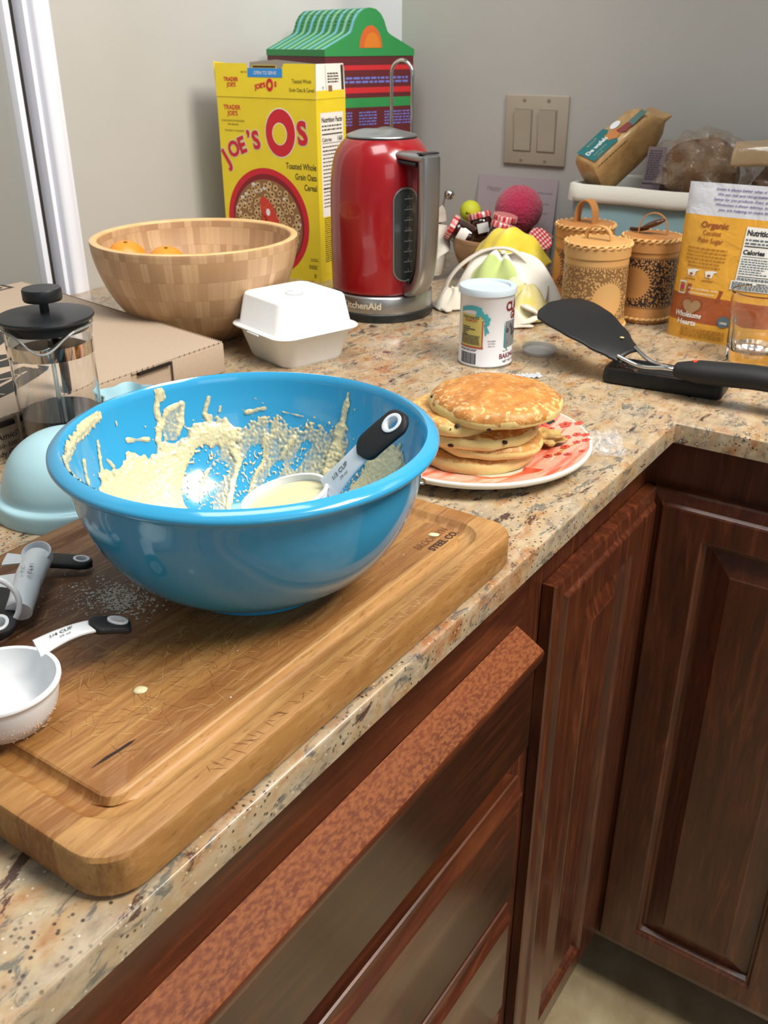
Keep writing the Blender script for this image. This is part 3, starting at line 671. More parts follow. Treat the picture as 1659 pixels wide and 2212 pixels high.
def pancake_mat(name, top, top2, side='#dfc885'):
    t = NT(name); g = t.n('ShaderNodeNewGeometry'); sep = t.n('ShaderNodeSeparateXYZ', {'Vector': g.outputs['Normal']})
    a = t.n('ShaderNodeAttribute', {}, attribute_name='edge')
    n = t.noise(55, 5, None, .6, .6); n2 = t.noise(160, 4)
    br = t.ramp(n, [(.3, c(top2)), (.55, c(top)), (.74, c('#c89550'))]).outputs[0]; mot = t.noise(190, 3, None, .6); br = t.mix(t.math('MULTIPLY', t.ramp(mot, [(.54, 0.0), (.60, 1.0)]), t.ramp(a.outputs['Fac'], [(.02, .06), (.2, .55)])), br, c('#e6cf98'))
    f = t.math('ADD', a.outputs['Fac'], t.math('MULTIPLY', t.math('SUBTRACT', n, .5), .35), True)
    col = t.mix(t.ramp(f, [(.52, 0.0), (.66, 1.0)]).outputs[0], br, c(side))
    col = t.mix(t.ramp(n2, [(.55, 0.0), (.75, .35)]).outputs[0], col, c('#efe0b0'))
    t.P(Base_Color=col, Roughness=.5, Subsurface_Weight=.12, Subsurface_Radius=(.004, .002, .001), Subsurface_Scale=1.0)
    t.bump(n2, .0012, .5); return t.m
pm = pancake_mat('pancake_crust', '#b87a36', '#985d26'); pm2 = pancake_mat('pancake_crust_pale', '#c99550', '#b07434')
chip_m = M('chocolate_chip', '#2b1713', .35)
def pancake(x, y, z, r, th_, dome, label, mat=pm, tilt=(0, 0), seed=0, droop=0.0, squash=1.0, rz=0, chips=4, fold=0):
    seg, R, ed = 80, [], []
    prof = [(0, 1, 0)]+[(q, 1, 0) for q in (.12, .25, .4, .55, .68, .78, .86, .91)]+[(.95, .9, .4), (.985, .65, .9), (1, .3, 1), (.985, -.05, 1), (.95, -.25, 1), (.88, -.36, 1), (.6, -.4, 1), (0, -.4, 1)]
    for q, hh, e in prof:
        row = []
        for i in range(seg):
            a = 2*PI*i/seg; wob = 1+.06*noise.noise(Vector((math.cos(a)*1.2+seed, math.sin(a)*1.2, 1)))+.020*noise.noise(Vector((math.cos(a)*5+seed, math.sin(a)*5, 4)))
            px, py = r*q*wob*math.cos(a), r*q*wob*math.sin(a)*squash
            zz = th_*hh/1.4+dome*(1-q*q)-droop*(max(0, q)**3)*(.6+.4*math.cos(a-1+seed))
            zz += .0012*noise.noise(Vector((px*45+seed, py*45, hh)))*(1 if q > .3 else .6)+.0022*q*q*noise.noise(Vector((math.cos(a)*2.2+seed, math.sin(a)*2.2, 8)))
            if fold: zz += fold*max(0, math.cos(a-3.6))**2*q**2
            row.append((px, py, zz))
        R.append(row); ed += [e]*seg
    mb = MB(); mb.loft(R, 0, False, False)
    rot = Matrix.Rotation(rz, 3, 'Z')
    me_o = lone('pancake', mb, [mat, chip_m], label, 'pancake', (x, y, z), rz, group='stacked pancakes')
    me = me_o.data; at = me.attributes.new('edge', 'FLOAT', 'POINT'); 
    vals = []
    for q in me.vertices:
        rr = math.hypot(q.co.x, q.co.y/squash)/r; base = th_*1/1.4+dome*(1-rr*rr)-droop*rr**3
        vals.append(1.0 if q.co.z < base-.0016 or rr > 1.0 else max(0, (rr-.62)*1.15))
    at.data.foreach_set('value', vals)
    me_o.rotation_euler = (tilt[0], tilt[1], rz)
    rnd = random.Random(seed)
    for i in range(chips):
        a = rnd.uniform(-2.9, -.2); m2 = MB(); q = r*rnd.choice([.97, .99, .93]); ball(m2, (0, 0, 0), .0022, 0, 10, 6, (rnd.uniform(.9, 1.5), .8, .8), .3, 3, seed=i)
        ch = obj('chocolate_chip', m2, chip_m, me_o); ch.location = (q*math.cos(a), q*math.sin(a)*squash, th_*rnd.uniform(.0, .6)-droop*.6)
    return me_o
X, Y = -.1215, -.2155
pancake(X-.001, Y-.001, .0145, .0535, .0150, .001, 'lowest pancake of the stack, pale yellow, lying on the plate', pm2, seed=3, droop=.002, chips=1)
pancake(X+.006, Y+.004, .0280, .0540, .0130, .0, 'second pancake from the bottom of the stack, its right edge sticking out', pm2, seed=11, droop=.0045, chips=1, tilt=(-.05, .03))
pancake(X-.001, Y-.001, .0400, .0560, .0135, .0, 'middle pancake of the stack with one dark chip on its front edge', pm, seed=21, droop=.0040, chips=3, tilt=(-.02, -.04))
pancake(X-.017, Y-.014, .0525, .0470, .0125, .0, 'small pancake just under the top one, pushed out to the left with three chips', pm2, seed=33, droop=.0030, chips=5, tilt=(.02, -.05))
pancake(X+.012, Y+.006, .0650, .0605, .0140, .0080, 'topmost pancake, large golden brown and domed, draped over the stack', pm, seed=42, droop=.0075, chips=3, tilt=(.03, .05))
b = MB(); ball(b, (0, 0, 0), .0135, 0, 22, 14, (1.25, .8, .55), .5, 2.2, seed=5)
piece = lone('pancake_piece', b, M('pancake_crumb', '#cdb06a', .6, vary=('#7d5a30', 90, .8), bump=(200, .001)), 'torn lump of pancake lying on the plate right of the stack', 'pancake', (PX+.062, PY+.034, .0185), .4)
b = MB(); ball(b, (0, 0, 0), .0045, 0, 12, 8, (1.5, 1, .7), .4, 3, seed=9); q = obj('chocolate_chip', b, chip_m, piece); q.location = (-.016, .002, -.001)
sp = thing('teaspoon', 'steel teaspoon on the board edge, its end poking out between blue bowl and plate', 'spoon')
b = MB(); b.tube(smoothpath([(-.1190, -.3160, .0205), (-.134, -.3290, .0245), (-.165, -.3620, .0305), (-.200, -.3950, .0310)], 5), [.0040, .0062, .0066, .0062, .0058, .0053, .0048, .0044]+[.0036]*8, 20, sq=(1, .32)); obj('handle', b, steel, sp)
b = MB(); ball(b, (-.216, -.4080, .0325), .016, 0, 24, 12, (.95, .95, .20)); obj('spoon_bowl', b, steel, sp)

# ------------------------------------------------------------------ French press
PRX, PRY = -.466, -.424
press = thing('french_press', 'small glass French press with a black lid and a little coffee left inside', 'coffee press', (PRX, PRY, 0))
glass_m = NT('clear_glass'); glass_m.P(Base_Color=(1, 1, 1, 1), Roughness=0.0, Transmission_Weight=1.0, IOR=1.45); glass_m = glass_m.m
thin_glass = NT('thin_glass'); thin_glass.P(Base_Color=(1, 1, 1, 1), Roughness=0.0, Transmission_Weight=1.0, IOR=1.17, Coat_Weight=.8); thin_glass = thin_glass.m
def spout(a, z):   # the pouring lip leans towards the camera and dips below the lid
    d = math.atan2(math.sin(a+.85), math.cos(a+.85)); k = max(0, (z-.100)/.035)
    return 1+.16*k*math.exp(-(d/.33)**2)
def zl(a): d = math.atan2(math.sin(a+.85), math.cos(a+.85)); return -.014*math.exp(-(d/.55)**2)
b = MB(); R = []; seg = 72
for r_, z in [(.0, 0), (.033, 0), (.037, .002), (.0385, .006), (.0385, .100), (.0388, .118), (.0405, .131), (.0412, .134), (.0405, .1345), (.0392, .131), (.0375, .118), (.0370, .100), (.0370, .007), (.034, .0035), (0, .0035)]:
    R.append([((r_*spout(2*PI*i/seg, z))*math.cos(2*PI*i/seg), (r_*spout(2*PI*i/seg, z))*math.sin(2*PI*i/seg), z+(zl(2*PI*i/seg) if z > .116 else 0)) for i in range(seg)])
b.loft(R, 0, False, False); obj('beaker', b, thin_glass, press, ang=70)
b = MB(); b.lathe([(0, .004), (.0366, .006), (.0366, .047), (.0358, .0480), (0, .0480)], 64)
obj('coffee', b, M('black_coffee', '#1c0906', .08), press)
b = MB(); b.lathe([(.0389, .106), (.0393, .106), (.0393, .118), (.0389, .118)], 72); b.f = b.f; obj('steel_band', b, M('mirror_band', '#d5cfc4', .05, 1), press)
b = MB(); P = []
for i in range(96):
    a = 2*PI*i/96; d = math.atan2(math.sin(a+.80), math.cos(a+.80)); e_ = math.exp(-(d/.48)**2); r_ = .0403*(1+.17*math.exp(-(d/.33)**2)); P.append((r_*math.cos(a), r_*math.sin(a), .1325-.016*e_))
b.tube(P, .0010, 10, closed=True); obj('glass_lip', b, M('glass_lip', '#c9d2d4', .04, coat=1.0, trans=.6), press)
b = MB(); b.lathe([(0, .128), (.0375, .128), (.0375, .1345), (.0395, .1352), (.0425, .1378), (.0436, .1395), (.0430, .1412), (.0405, .1418), (.012, .1440), (0, .1442)], 72); obj('lid', b, black_plastic, press, ang=50)
k = MB(); k.lathe([(0, .140), (.0042, .141), (.0042, .1545), (.0168, .1545), (.0175, .156), (.0175, .1640), (.0168, .1655), (0, .1658)], 56); obj('plunger_knob', k, black_plastic, press, ang=50)
b = MB(); b.tube([(0, 0, .03), (0, 0, .13)], .0022, 12); obj('plunger_rod', b, steel, press)
b = MB(); b.lathe([(0, .025), (.0355, .025), (.036, .027), (.036, .030), (.0355, .032), (0, .032)], 60); obj('filter', b, steel, press)
hd = Vector((-.72, .69, 0)).normalized(); hs = Vector((hd.y, -hd.x, 0))
b = MB(); path = [hd*.039+Vector((0, 0, .122)), hd*.062+Vector((0, 0, .122)), hd*.070+Vector((0, 0, .112)), hd*.070+Vector((0, 0, .06)), hd*.066+Vector((0, 0, .035))]
b.tube(smoothpath(path, 6), .0085, 16, up=hs, sq=(1, .55)); obj('handle', b, black_plastic, press)

# ------------------------------------------------------------------ pizza box
pz_ = thing('pizza_box', 'closed brown cardboard pizza box with black print at the left edge', 'pizza box')
t = NT('cardboard'); n = t.noise(260, 3, t.co((1, 3, 1))); t.P(Base_Color=t.mix(t.ramp(n, [(.35, 0.0), (.7, .4)]).outputs[0], c('#b19e8b'), c('#9b8875')), Roughness=.8); card_m = t.m
Q = [(-.5120, -.158), (-.975, -.092), (-.990, -.52), (-.5105, -.585)]
b = MB(); b.prism(Q, 0, .0395); obj('tray', b, card_m, pz_, smooth=False)
Q2 = [(-.5100, -.156), (-.978, -.089), (-.993, -.524), (-.5085, -.588)]
b = MB(); b.prism(Q2, .0397, .0425); lid = obj('lid', b, card_m, pz_, smooth=False)
b = MB()
for i in range(52):   # perforation stubs along the fold and the right edge
    q = i/52; y = -.16-(.42)*q
    if not (-.262 < y < -.225) : b.box(-.5094, -.5082, y, y+.0035, .0408, .0432)
for i in range(110):
    q = i/110; x = -.511-.465*q; y = -.1555+.067*q; b.box(x, x+.0022, y, y+.0012, .0405, .0432)
obj('perforated_edge', b, card_m, lid, smooth=False)
b = MB(); b.box(-.5085, -.5070, -.238, -.1545, .006, .0412, .0004); obj('side_flap', b, card_m, pz_)
b = MB(); b.box(-.5085, -.5070, -.445, -.300, .008, .0412, .0004); obj('side_flap', b, card_m, pz_)
b = MB(); b.box(-.5115, -.5072, -.288, -.240, .037, .0405); b.box(-.5105, -.5062, -.52, -.449, .0335, .0375); obj('tuck_slot', b, dark_gap, pz_, smooth=False)
p = Print(plane_T((-.5120, -.4415, 0), (0, 1, 0), (0, 0, 1)))
p.T = lambda u, v, k=1: Vector((-.5104+.00012*k, -.4455+u, v))
p.text('Amici\u2019s', .0045, .0195, .0062, 0, align='r', bold=.005, xs=1.1); p.text('450\u2013500\u00b0', -.0005, .0112, .0042, 0, align='r', xs=1.15); p.text('Ready On Ba', .0075, .0030, .0052, 0, align='r', xs=1.1)
obj('lettering', p.mb, M('faded_black_ink', '#2a221c', .8), pz_, smooth=False)
# big hand-cut style lettering on the lid
p = Print(lambda u, v, k=1: Vector((u, v, .0425+.00015*k)))
for poly, mi in (([(-.553, -.445), (-.566, -.395), (-.590, -.345), (-.600, -.335), (-.6250, -.352), (-.622, -.40), (-.605, -.45), (-.58, -.48)], 0), ([(-.632, -.335), (-.655, -.312), (-.672, -.318), (-.690, -.345), (-.672, -.372), (-.645, -.372)], 0),
    ([(-.70, -.34), (-.742, -.275), (-.765, -.268), (-.782, -.30), (-.765, -.36), (-.73, -.39)], 0), ([(-.575, -.505), (-.64, -.43), (-.70, -.42), (-.70, -.52), (-.62, -.57)], 0), ([(-.72, -.42), (-.80, -.33), (-.86, -.34), (-.88, -.46), (-.78, -.52)], 0)):
    p.poly(poly, mi)
for (u, v, a, l, w_) in ((-.594, -.395, 1.9, .070, .007), (-.610, -.400, 1.2, .060, .006), (-.665, -.345, 1.6, .045, .006), (-.585, -.430, .5, .05, .006), (-.65, -.50, .8, .09, .008), (-.745, -.33, 2.0, .07, .007), (-.80, -.42, 1.1, .11, .009), (-.66, -.47, 2.2, .07, .007)):
    dx, dy = math.cos(a)*l/2, math.sin(a)*l/2; nx, ny = -math.sin(a)*w_/2, math.cos(a)*w_/2
    p.poly([(u-dx-nx, v-dy-ny), (u+dx-nx*.4, v+dy-ny*.4), (u+dx+nx*.4, v+dy+ny*.4), (u-dx+nx, v-dy+ny)], 1, 2)
p.rect(-.985, -.160, -.955, -.118, 0); p.rect(-.980, -.153, -.960, -.125, 1, 2); p.ell(-.970, -.139, .006, .010, 0, 3)
obj('print', p.mb, [M('grey_black_print', '#33322f', .8), card_m], lid, smooth=False)

# ------------------------------------------------------------------ aqua bowls
aqua = M('aqua_plastic', '#a6cdd8', .36, sss=.12, coat=.15)
b = MB(); P = [(.0662, 0), (.0668, .002), (.0655, .012), (.0635, .0150), (.0600, .0158), (.0580, .0175), (.0565, .026), (.0520, .038), (.0440, .050), (.032, .0595), (.018, .0650), (0, .0668)]
b.lathe(smprof(P[:1]+P[1:], 4), 96)
lone('upturned_bowl', b, aqua, 'aqua plastic bowl turned upside down on the worktop, left of the blue bowl', 'bowl', (-.3800, -.4880, 0), 0)
o = bpy.data.objects['upturned_bowl']; o.rotation_euler = (0, 0, 0)
b = MB(); b.lathe([(0, .004), (.015, .004), (.017, 0), (.021, .004), (.0255, .022), (.0275, .046), (.0292, .0500), (.0278, .0510), (.0260, .046), (.024, .022), (.019, .008), (0, .007)], 96, wob=lambda a, z: 1+.12*(z/.04)*math.cos(5*a+.5))
lone('scalloped_dish', b, aqua, 'pale aqua dish with a scalloped rim peeking out behind the blue bowl', 'dish', (-.4460, -.3575, 0))

# ------------------------------------------------------------------ wooden bowl with oranges
WX, WY = -.665, -.030
wb = thing('bamboo_bowl', 'large round bamboo salad bowl holding oranges in front of the cereal box', 'bowl', (WX, WY, 0))
wo = [(.050, 0), (.055, .001), (.0700, .012), (.0880, .0255), (.1060, .0445), (.1200, .067), (.1300, .092), (.1355, .113), (.1375, .131)]
wi = [(0, .010), (.045, .012), (.075, .026), (.095, .043), (.110, .066), (.120, .092), (.1255, .113), (.1275, .131)]
b = MB(); A = smprof(wo, 6); Bp = smprof(wi, 6)[::-1]; prof = [(0, .001)]+A+[(.1372, .1330), (.1350, .1340), (.1300, .1340), (.1280, .1330)]+Bp
b.lathe(prof, 128, mis=[0]*(len(A)+1)+[1, 1, 1, 1]+[0]*(len(prof)-len(A)-6)); obj('bowl', b, [bamboo_m, bamboo_rim], wb, ang=50)
t = NT('orange_peel'); n = t.noise(5, 2, None); t.P(Base_Color=t.ramp(n, [(.35, c('#d9821c')), (.65, c('#e2992a'))]), Roughness=.38, Subsurface_Weight=.1); t.bump(t.noise(700, 2), .0006, .5)
for i, (x, y, z, r_, lab) in enumerate(((-.7440, -.0830, .1010, .0270, 'yellowish orange at the left inside the bamboo bowl, highest of the fruit'), (-.6900, -.0620, .0960, .0270, 'orange in the middle of the fruit in the bamboo bowl'), (-.6400, -.0400, .0890, .0270, 'orange barely showing its top at the right of the fruit'))):
    b = MB(); ball(b, (0, 0, 0), r_, 0, 32, 20, (1, 1, .94), .02, 1.5, seed=i); og = lone('orange', b, t.m, lab, 'orange', (x, y, z), group='oranges in the bamboo bowl')
    b = MB(); b.lathe([(0, .0012), (.002, .0008), (.0028, 0), (0, -.001)], 10); q = obj('stem_scar', b, M('stem_scar', '#6b5a24', .7), og); q.location = (.006, -.004, r_*.91)

# ------------------------------------------------------------------ white takeaway clamshell
cl = thing('takeaway_box', 'white square moulded-fibre clamshell takeaway box in front of the kettle', 'takeaway box', (-.489, -.040, 0), math.radians(-16.5))
fibre = M('white_fibre', '#e6e8e8', .62, bump=(500, .0003))
def sq(half, r_, z): return [(x, y, z) for x, y in rrect(2*half, 2*half, r_, 8)]
b = MB(); b.loft([sq(.040, .014, .001), sq(.0435, .016, 0), sq(.0465, .018, .004), sq(.056, .021, .0375), sq(.0615, .022, .0395), sq(.0625, .022, .0405), sq(.0615, .022, .0412), sq(.054, .020, .0412)]); obj('tray', b, fibre, cl, ang=60)
b = MB(); b.loft([sq(.0632, .023, .0412), sq(.0640, .023, .0425), sq(.0632, .023, .0436), sq(.0585, .021, .0440), sq(.0565, .020, .0452), sq(.0500, .016, .0800), sq(.0482, .015, .0822), sq(.0460, .014, .0830), sq(.0420, .012, .0829), sq(.0395, .011, .0815), sq(.020, .008, .0812)]); obj('lid', b, fibre, cl, ang=60)
b = MB(); b.tube([(.0105*math.cos(a)*1.15+.001, .0105*math.sin(a), .0817) for a in [2.6+i*.19 for i in range(27)]], .0003, 6); obj('embossed_ring', b, M('grey_emboss', '#7f8688', .6), cl)
b = MB(); b.box(-.012, .014, -.0655, -.0620, .0395, .0412, .0004); obj('closing_tab', b, fibre, cl)

# ------------------------------------------------------------------ cereal box
cz = thing('cereal_box', 'tall yellow cereal box, its top flaps torn open, behind the bamboo bowl', 'cereal box', (-.7155, .306, 0), math.radians(1.5))
W_, D_, HH = .205, .080, .2843; tk_ = .0012
b = MB()
for x0, x1, y0, y1 in ((-W_, 0, 0, tk_), (-W_, 0, D_-tk_, D_), (-W_, -W_+tk_, tk_, D_-tk_), (-tk_, 0, tk_, D_-tk_)): b.box(x0, x1, y0, y1, 0, HH)
b.box(-W_+tk_, -tk_, tk_, D_-tk_, 0, tk_); obj('carton', b, yellow_card, cz, smooth=False)
def flap(pts, T, name, m0, m1, th_=.0009):
    b = MB(); n = len(pts); f0 = [T(u, v, 0) for u, v in pts]; f1 = [T(u, v, 1) for u, v in pts]
    b.cap(f1, 0); b.cap(f0[::-1], 1)
    for i in range(n): b.add([f0[i], f0[(i+1) % n], f1[(i+1) % n], f1[i]], [(0, 1, 2, 3)], 1)
    return obj(name, b, [m0, m1], cz, smooth=False)
Tf = lambda u, v, k: Vector((-W_+u, .0002-.0004*0-(.0009*k)+v*.04, HH+v))
flap([(0, 0), (W_, 0), (W_-.001, .050), (.143, .050), (.138, .0415), (.130, .0415), (.127, .0475), (.080, .0475), (.076, .0415), (.069, .0415), (.066, .050), (-.001, .050)], Tf, 'front_flap', yellow_card, card_edge)
flap([(0, 0), (D_, 0), (D_-.002, .050), (.004, .050)], lambda u, v, k: Vector((-.0006+.0009*k-v*.04, u, HH+v)), 'side_flap', pale_ink, card_edge)
flap([(0, 0), (D_, 0), (D_-.006, .046), (.006, .052)], lambda u, v, k: Vector((-W_+.0006-.0009*k-v*.15, u, HH+v)), 'side_flap', card_edge, yellow_card)
flap([(0, 0), (W_, 0), (W_-.004, .044), (.06, .054), (.004, .050)], lambda u, v, k: Vector((-W_+u, D_-.0006+.0009*k+v*.1, HH+v)), 'back_flap', yellow_card, card_edge)
CM = [red_ink, pale_ink, M('brown_black_print', '#3a2a1c', .6), M('dark_red_print', '#7c1a22', .5), M('cereal_tan', '#c8a474', .6), M('cereal_brown', '#8a6440', .6), M('strawberry', '#c73a2c', .5), blue_print, M('yellow_print', '#e0c62c', .45), M('milk_print', '#d5cdc4', .6)]
Tp = plane_T((-W_, 0, 0), (1, 0, 0), (0, 0, 1)); p = Print(Tp)
U = lambda q: q*W_; Vv = lambda q: q*HH
p.ell(U(.467), Vv(.312), .0875, .0880, 0, 1, n=64); p.ell(U(.467), Vv(.312), .0770, .0785, 3, 2, n=60); p.ell(U(.467), Vv(.300), .0735, .0735, 5, 3, n=60)
rr = random.Random(3)
for i in range(60): a, q = rr.uniform(0, 2*PI), rr.uniform(.80, 1); p.ell(U(.467)+.070*q*math.cos(a), Vv(.30)+.070*q*math.sin(a), .0045, .0030, 9, 3.5, n=10)
cnt = []
for i in range(900):
    a, q = rr.uniform(0, 2*PI), math.sqrt(rr.random()); x, y = .068*q*math.cos(a), .068*q*math.sin(a)
    if all(math.hypot(x-e, y-g) > .0082 for e, g in cnt): cnt.append((x, y))
for i, (x, y) in enumerate(cnt):
    st = rr.uniform(.65, 1); p.ell(U(.467)+x, Vv(.30)+y, .0054, .0054*st, 4, 4+(i % 5)*.3, hole=.42, n=14, rot=rr.uniform(0, 3))
    p.ell(U(.467)+x, Vv(.30)+y, .0023, .0023*st, 2, 4+(i % 5)*.3, n=8)
p.poly([(.083, .105), (.081, .124), (.086, .131), (.094, .130), (.108, .118), (.118, .098), (.126, .078), (.130, .055), (.110, .060), (.095, .085)], 6, 6.5); p.poly([(.084, .085), (.082, .101), (.092, .100), (.098, .085)], 6, 6.5); p.ell(.098, .106, .0045, .0060, 1, 7, n=10)
for i in range(14): p.ell(.088+rr.uniform(0, .03), .075+rr.uniform(0, .045), .0006, .0006, 8, 7.2, n=5)
# product name in an arc
p.ell(U(.640), Vv(.817), .0318, .0378, 1, 1, n=48, rot=-.05); p.ell(U(.640), Vv(.817), .0302, .0362, 0, 2, n=48, rot=-.05); p.ell(U(.634), Vv(.812), .0152, .0172, 1, 3, n=36, rot=-.05); p.ell(U(.634), Vv(.812), .0140, .0160, 8, 4, n=36, rot=-.05)
for ch, u, v, h, ro in (('J', .060, .612, .027, .62), ('O', .118, .660, .0235, .52), ('E', .222, .692, .0245, .36), ('\u2019', .318, .730, .026, .28), ('S', .362, .722, .0265, .22), ('S', .815, .762, .0335, .10)):
    for du, dv in ((-1, 0), (1, 0), (0, 1), (0, -1)): p.text(ch, U(u)+du*.0009, Vv(v)+dv*.0009, h, 1, 1, bold=.05, rot=ro, xs=.9)
    p.text(ch, U(u), Vv(v), h, 0, 2, bold=.04, rot=ro, xs=.9)
for i, s_ in enumerate(('Toasted Whole', 'Grain Oats', 'Cereal')): p.text(s_, U(.985), Vv(.628-.056*i), .0095, 2, align='r', xs=.72, bold=.015)
for u0, v0, h in ((.155, .932, .0068),):
    p.text('TRADER', U(u0), Vv(v0), h, 0, align='c', bold=.03); p.text('JOE\u2019S', U(u0), Vv(v0)-h*1.35, h, 0, align='c', bold=.03)
p.text('A GOOD SOURCE OF WHOLE GRAINS', U(.155), Vv(.866), .0028, 2, align='c', width=.050); p.text('PER SERVING', U(.155), Vv(.846), .0028, 2, align='c', width=.023); p.text('NATURALLY FLAVORED', U(.165), Vv(.812), .0028, 2, align='c', width=.042)
p.lines(U(.90), U(.985), Vv(.115), Vv(.135), 2, .0012, 2); p.lines(U(.88), U(.985), Vv(.07), Vv(.095), 3, .0012, 2); p.text('8', U(.93), Vv(.02), .007, 2)
# front flap printing
Tp2 = lambda u, v, k=1: Vector((-W_+u, -.0009-.0002*k+v*.04, HH+v)); p.T = Tp2
p.rect(.069, .0300, .140, .0430, 7, 1); p.text('OPEN TO SERVE', .105, .034, .005, 1, 2, align='c', xs=.9); p.text('BEST BY', .055, .036, .0025, 2)
p.text('TRADER', .033, .0235, .0058, 0, align='c', bold=.03); p.text('JOE\u2019S', .033, .0155, .0058, 0, align='c', bold=.03)
p.text('JOE\u2019S', .083, .0120, .0068, 0, bold=.05, rot=.18); p.ell(.1140, .0190, .0072, .0095, 0, 1, hole=.45); p.text('S', .1235, .0170, .0070, 0, bold=.05)
p.text('Toasted Whole', .178, .0225, .0058, 2, align='c', xs=.72); p.text('Grain Oats & Cereal', .178, .0100, .0058, 2, align='c', xs=.72); p.rect(.080, .0440, .127, .0468, 2, 1, 1)
# right side: nutrition panel
p.T = plane_T((0, 0, 0), (0, 1, 0), (0, 0, 1)); p.rect(.010, .010, .072, .2640, 1); p.rect(.010, .010, .072, .1050, 8, 1.2)
p.text('Nutrition Facts', .041, .2500, .0072, 2, 2, align='c', bold=.03, width=.056); p.lines(.013, .069, .236, .247, 2, .0022, 2, 2, .1); p.rect(.013, .2310, .069, .2330, 2, 2)
p.text('Calories', .013, .2210, .0060, 2, 2, bold=.02, width=.026); p.text('160', .069, .2210, .0070, 2, 2, align='r', bold=.03); p.rect(.013, .2180, .069, .2188, 2, 2)
p.lines(.014, .069, .118, .216, 17, .0018, 2, 2, .5)
for q in (.206, .19, .172, .15, .132): p.rect(.013, q, .069, q+.0004, 2, 2)
p.rect(.013, .1480, .069, .1496, 2, 2); p.lines(.014, .069, .030, .104, 22, .0016, 2, 2, .25)
p.T = lambda u, v, k=1: Vector((.0005+.0002*k-v*.04, u, HH+v)); p.rect(.001, 0, .078, .012, 8, 1); p.rect(.070, .012, .0765, .048, 2, 1); p.rect(.028, .012, .0285, .048, 2, 1)
p.lines(.033, .064, .022, .038, 4, .0020, 2, 1, .1); p.rect(.034, .010, .044, .019, 5, 1.5); p.text('9', .018, .013, .005, 2)
obj('print', p.mb, CM, cz, smooth=False)

# ------------------------------------------------------------------ tall house-shaped gift box
e1 = Vector((.357, .934, 0)); gb = thing('gift_box', 'tall house-shaped carton with a green arched roof and maroon and red striped walls', 'box', (-.783, .42, 0), math.atan2(.934, .357))
LG, WG = .182, .200   # local x = along the gable face, local y = along the ridge (away to the left)
maroon = M('maroon_card', '#5e2228', .5); green = M('green_card', '#2f8a4a', .5)
b = MB(); b.box(0, LG, 0, WG, 0, .3435); obj('walls', b, maroon, gb, smooth=False)
gp = [(-.001, .3430), (LG+.001, .3430), (LG+.001, .3530), (.132, .3760), (.1265, .3800), (.1235, .3860), (.1190, .3975), (.1120, .4075), (.1020, .4140), (.0910, .4160), (.0800, .4140), (.0700, .4075), (.0630, .3975), (.0585, .3860), (.0555, .3800), (.050, .3760), (-.001, .3530)]
b = MB(); b.prism([(x, z) for x, z in gp], -.001, WG+.001, T=Matrix(((1, 0, 0, 0), (0, 0, 1, 0), (0, 1, 0, 0), (0, 0, 0, 1)))); obj('roof', b, [green], gb, ang=30)
GM = [M('pale_green_print', '#7fb9a0', .5), M('light_blue_print', '#6fb4c4', .5), M('orange_print', '#c9622c', .5), M('red_stripe', '#c22a30', .5), M('violet_print', '#6a74c0', .5), green, M('amber_print', '#d07a25', .5), M('dark_green_print', '#22693c', .5)]
lo = [q for q in gp if q[0] <= .0911][::-1]; lo = [(-.001, .3530), (.050, .3760), (.0555, .3800), (.0585, .3860), (.0630, .3975), (.0700, .4075), (.0800, .4140), (.0910, .4160)]
mb = MB()
def roof_pt(s_, y, k):
    i = min(int(s_), len(lo)-2); f_ = s_-i; x = lo[i][0]*(1-f_)+lo[i+1][0]*f_; z = lo[i][1]*(1-f_)+lo[i+1][1]*f_
    dx, dz = lo[i+1][0]-lo[i][0], lo[i+1][1]-lo[i][1]; l = math.hypot(dx, dz); return Vector((x-dz/l*.0002*k, y, z+dx/l*.0002*k))
for j in range(9):
    y0 = .004+j*.0222; mb.grid([[roof_pt(s_, y, 1) for y in (y0, y0+.0085)] for s_ in np.linspace(0, 6.9, 24)], 0 if j % 2 else 1)
    for q in range(11):
        s0 = 1.2+q*.5; mb.grid([[roof_pt(s_, y, 1) for y in (y0+.0105, y0+.0195)] for s_ in (s0, s0+.28)], 7)
p = Print(lambda u, v, k=1: Vector((u, -.0012-.0002*k, v))); p.mb = mb
hp = [(.091+.0230*math.cos(a), .3555+.0340*math.sin(a)) for a in np.linspace(0, PI, 20)]; p.poly(hp, 2, 1); p.poly([(.094+.0165*math.cos(a), .3555+.0235*math.sin(a)) for a in np.linspace(0, PI, 16)], 6, 2)
p.T = lambda u, v, k=1: Vector((u, -.0002*k, v))
for z0, z1, mi in ((.3215, .3290, 3), (.2855, .2945, 3), (.2630, .2780, 5)): p.rect(0, z0, LG, z1, mi)
p.lines(.01, LG-.01, .300, .312, 2, .0035, 4, 1, .02)
for u0 in (.014, .066, .120, .160):
    for i in range(5): p.lines(u0, min(u0+.038, LG-.003), .2330+i*.0048, .2378+i*.0048, 1, .0024, 4, 1, .02)
p.T = lambda u, v, k=1: Vector((-.0002*k, u, v))
for z0, z1, mi in ((.3215, .3290, 3), (.2855, .2945, 3), (.2630, .2780, 5)): p.rect(0, z0, WG, z1, mi)
obj('print', p.mb, GM, gb, smooth=False)

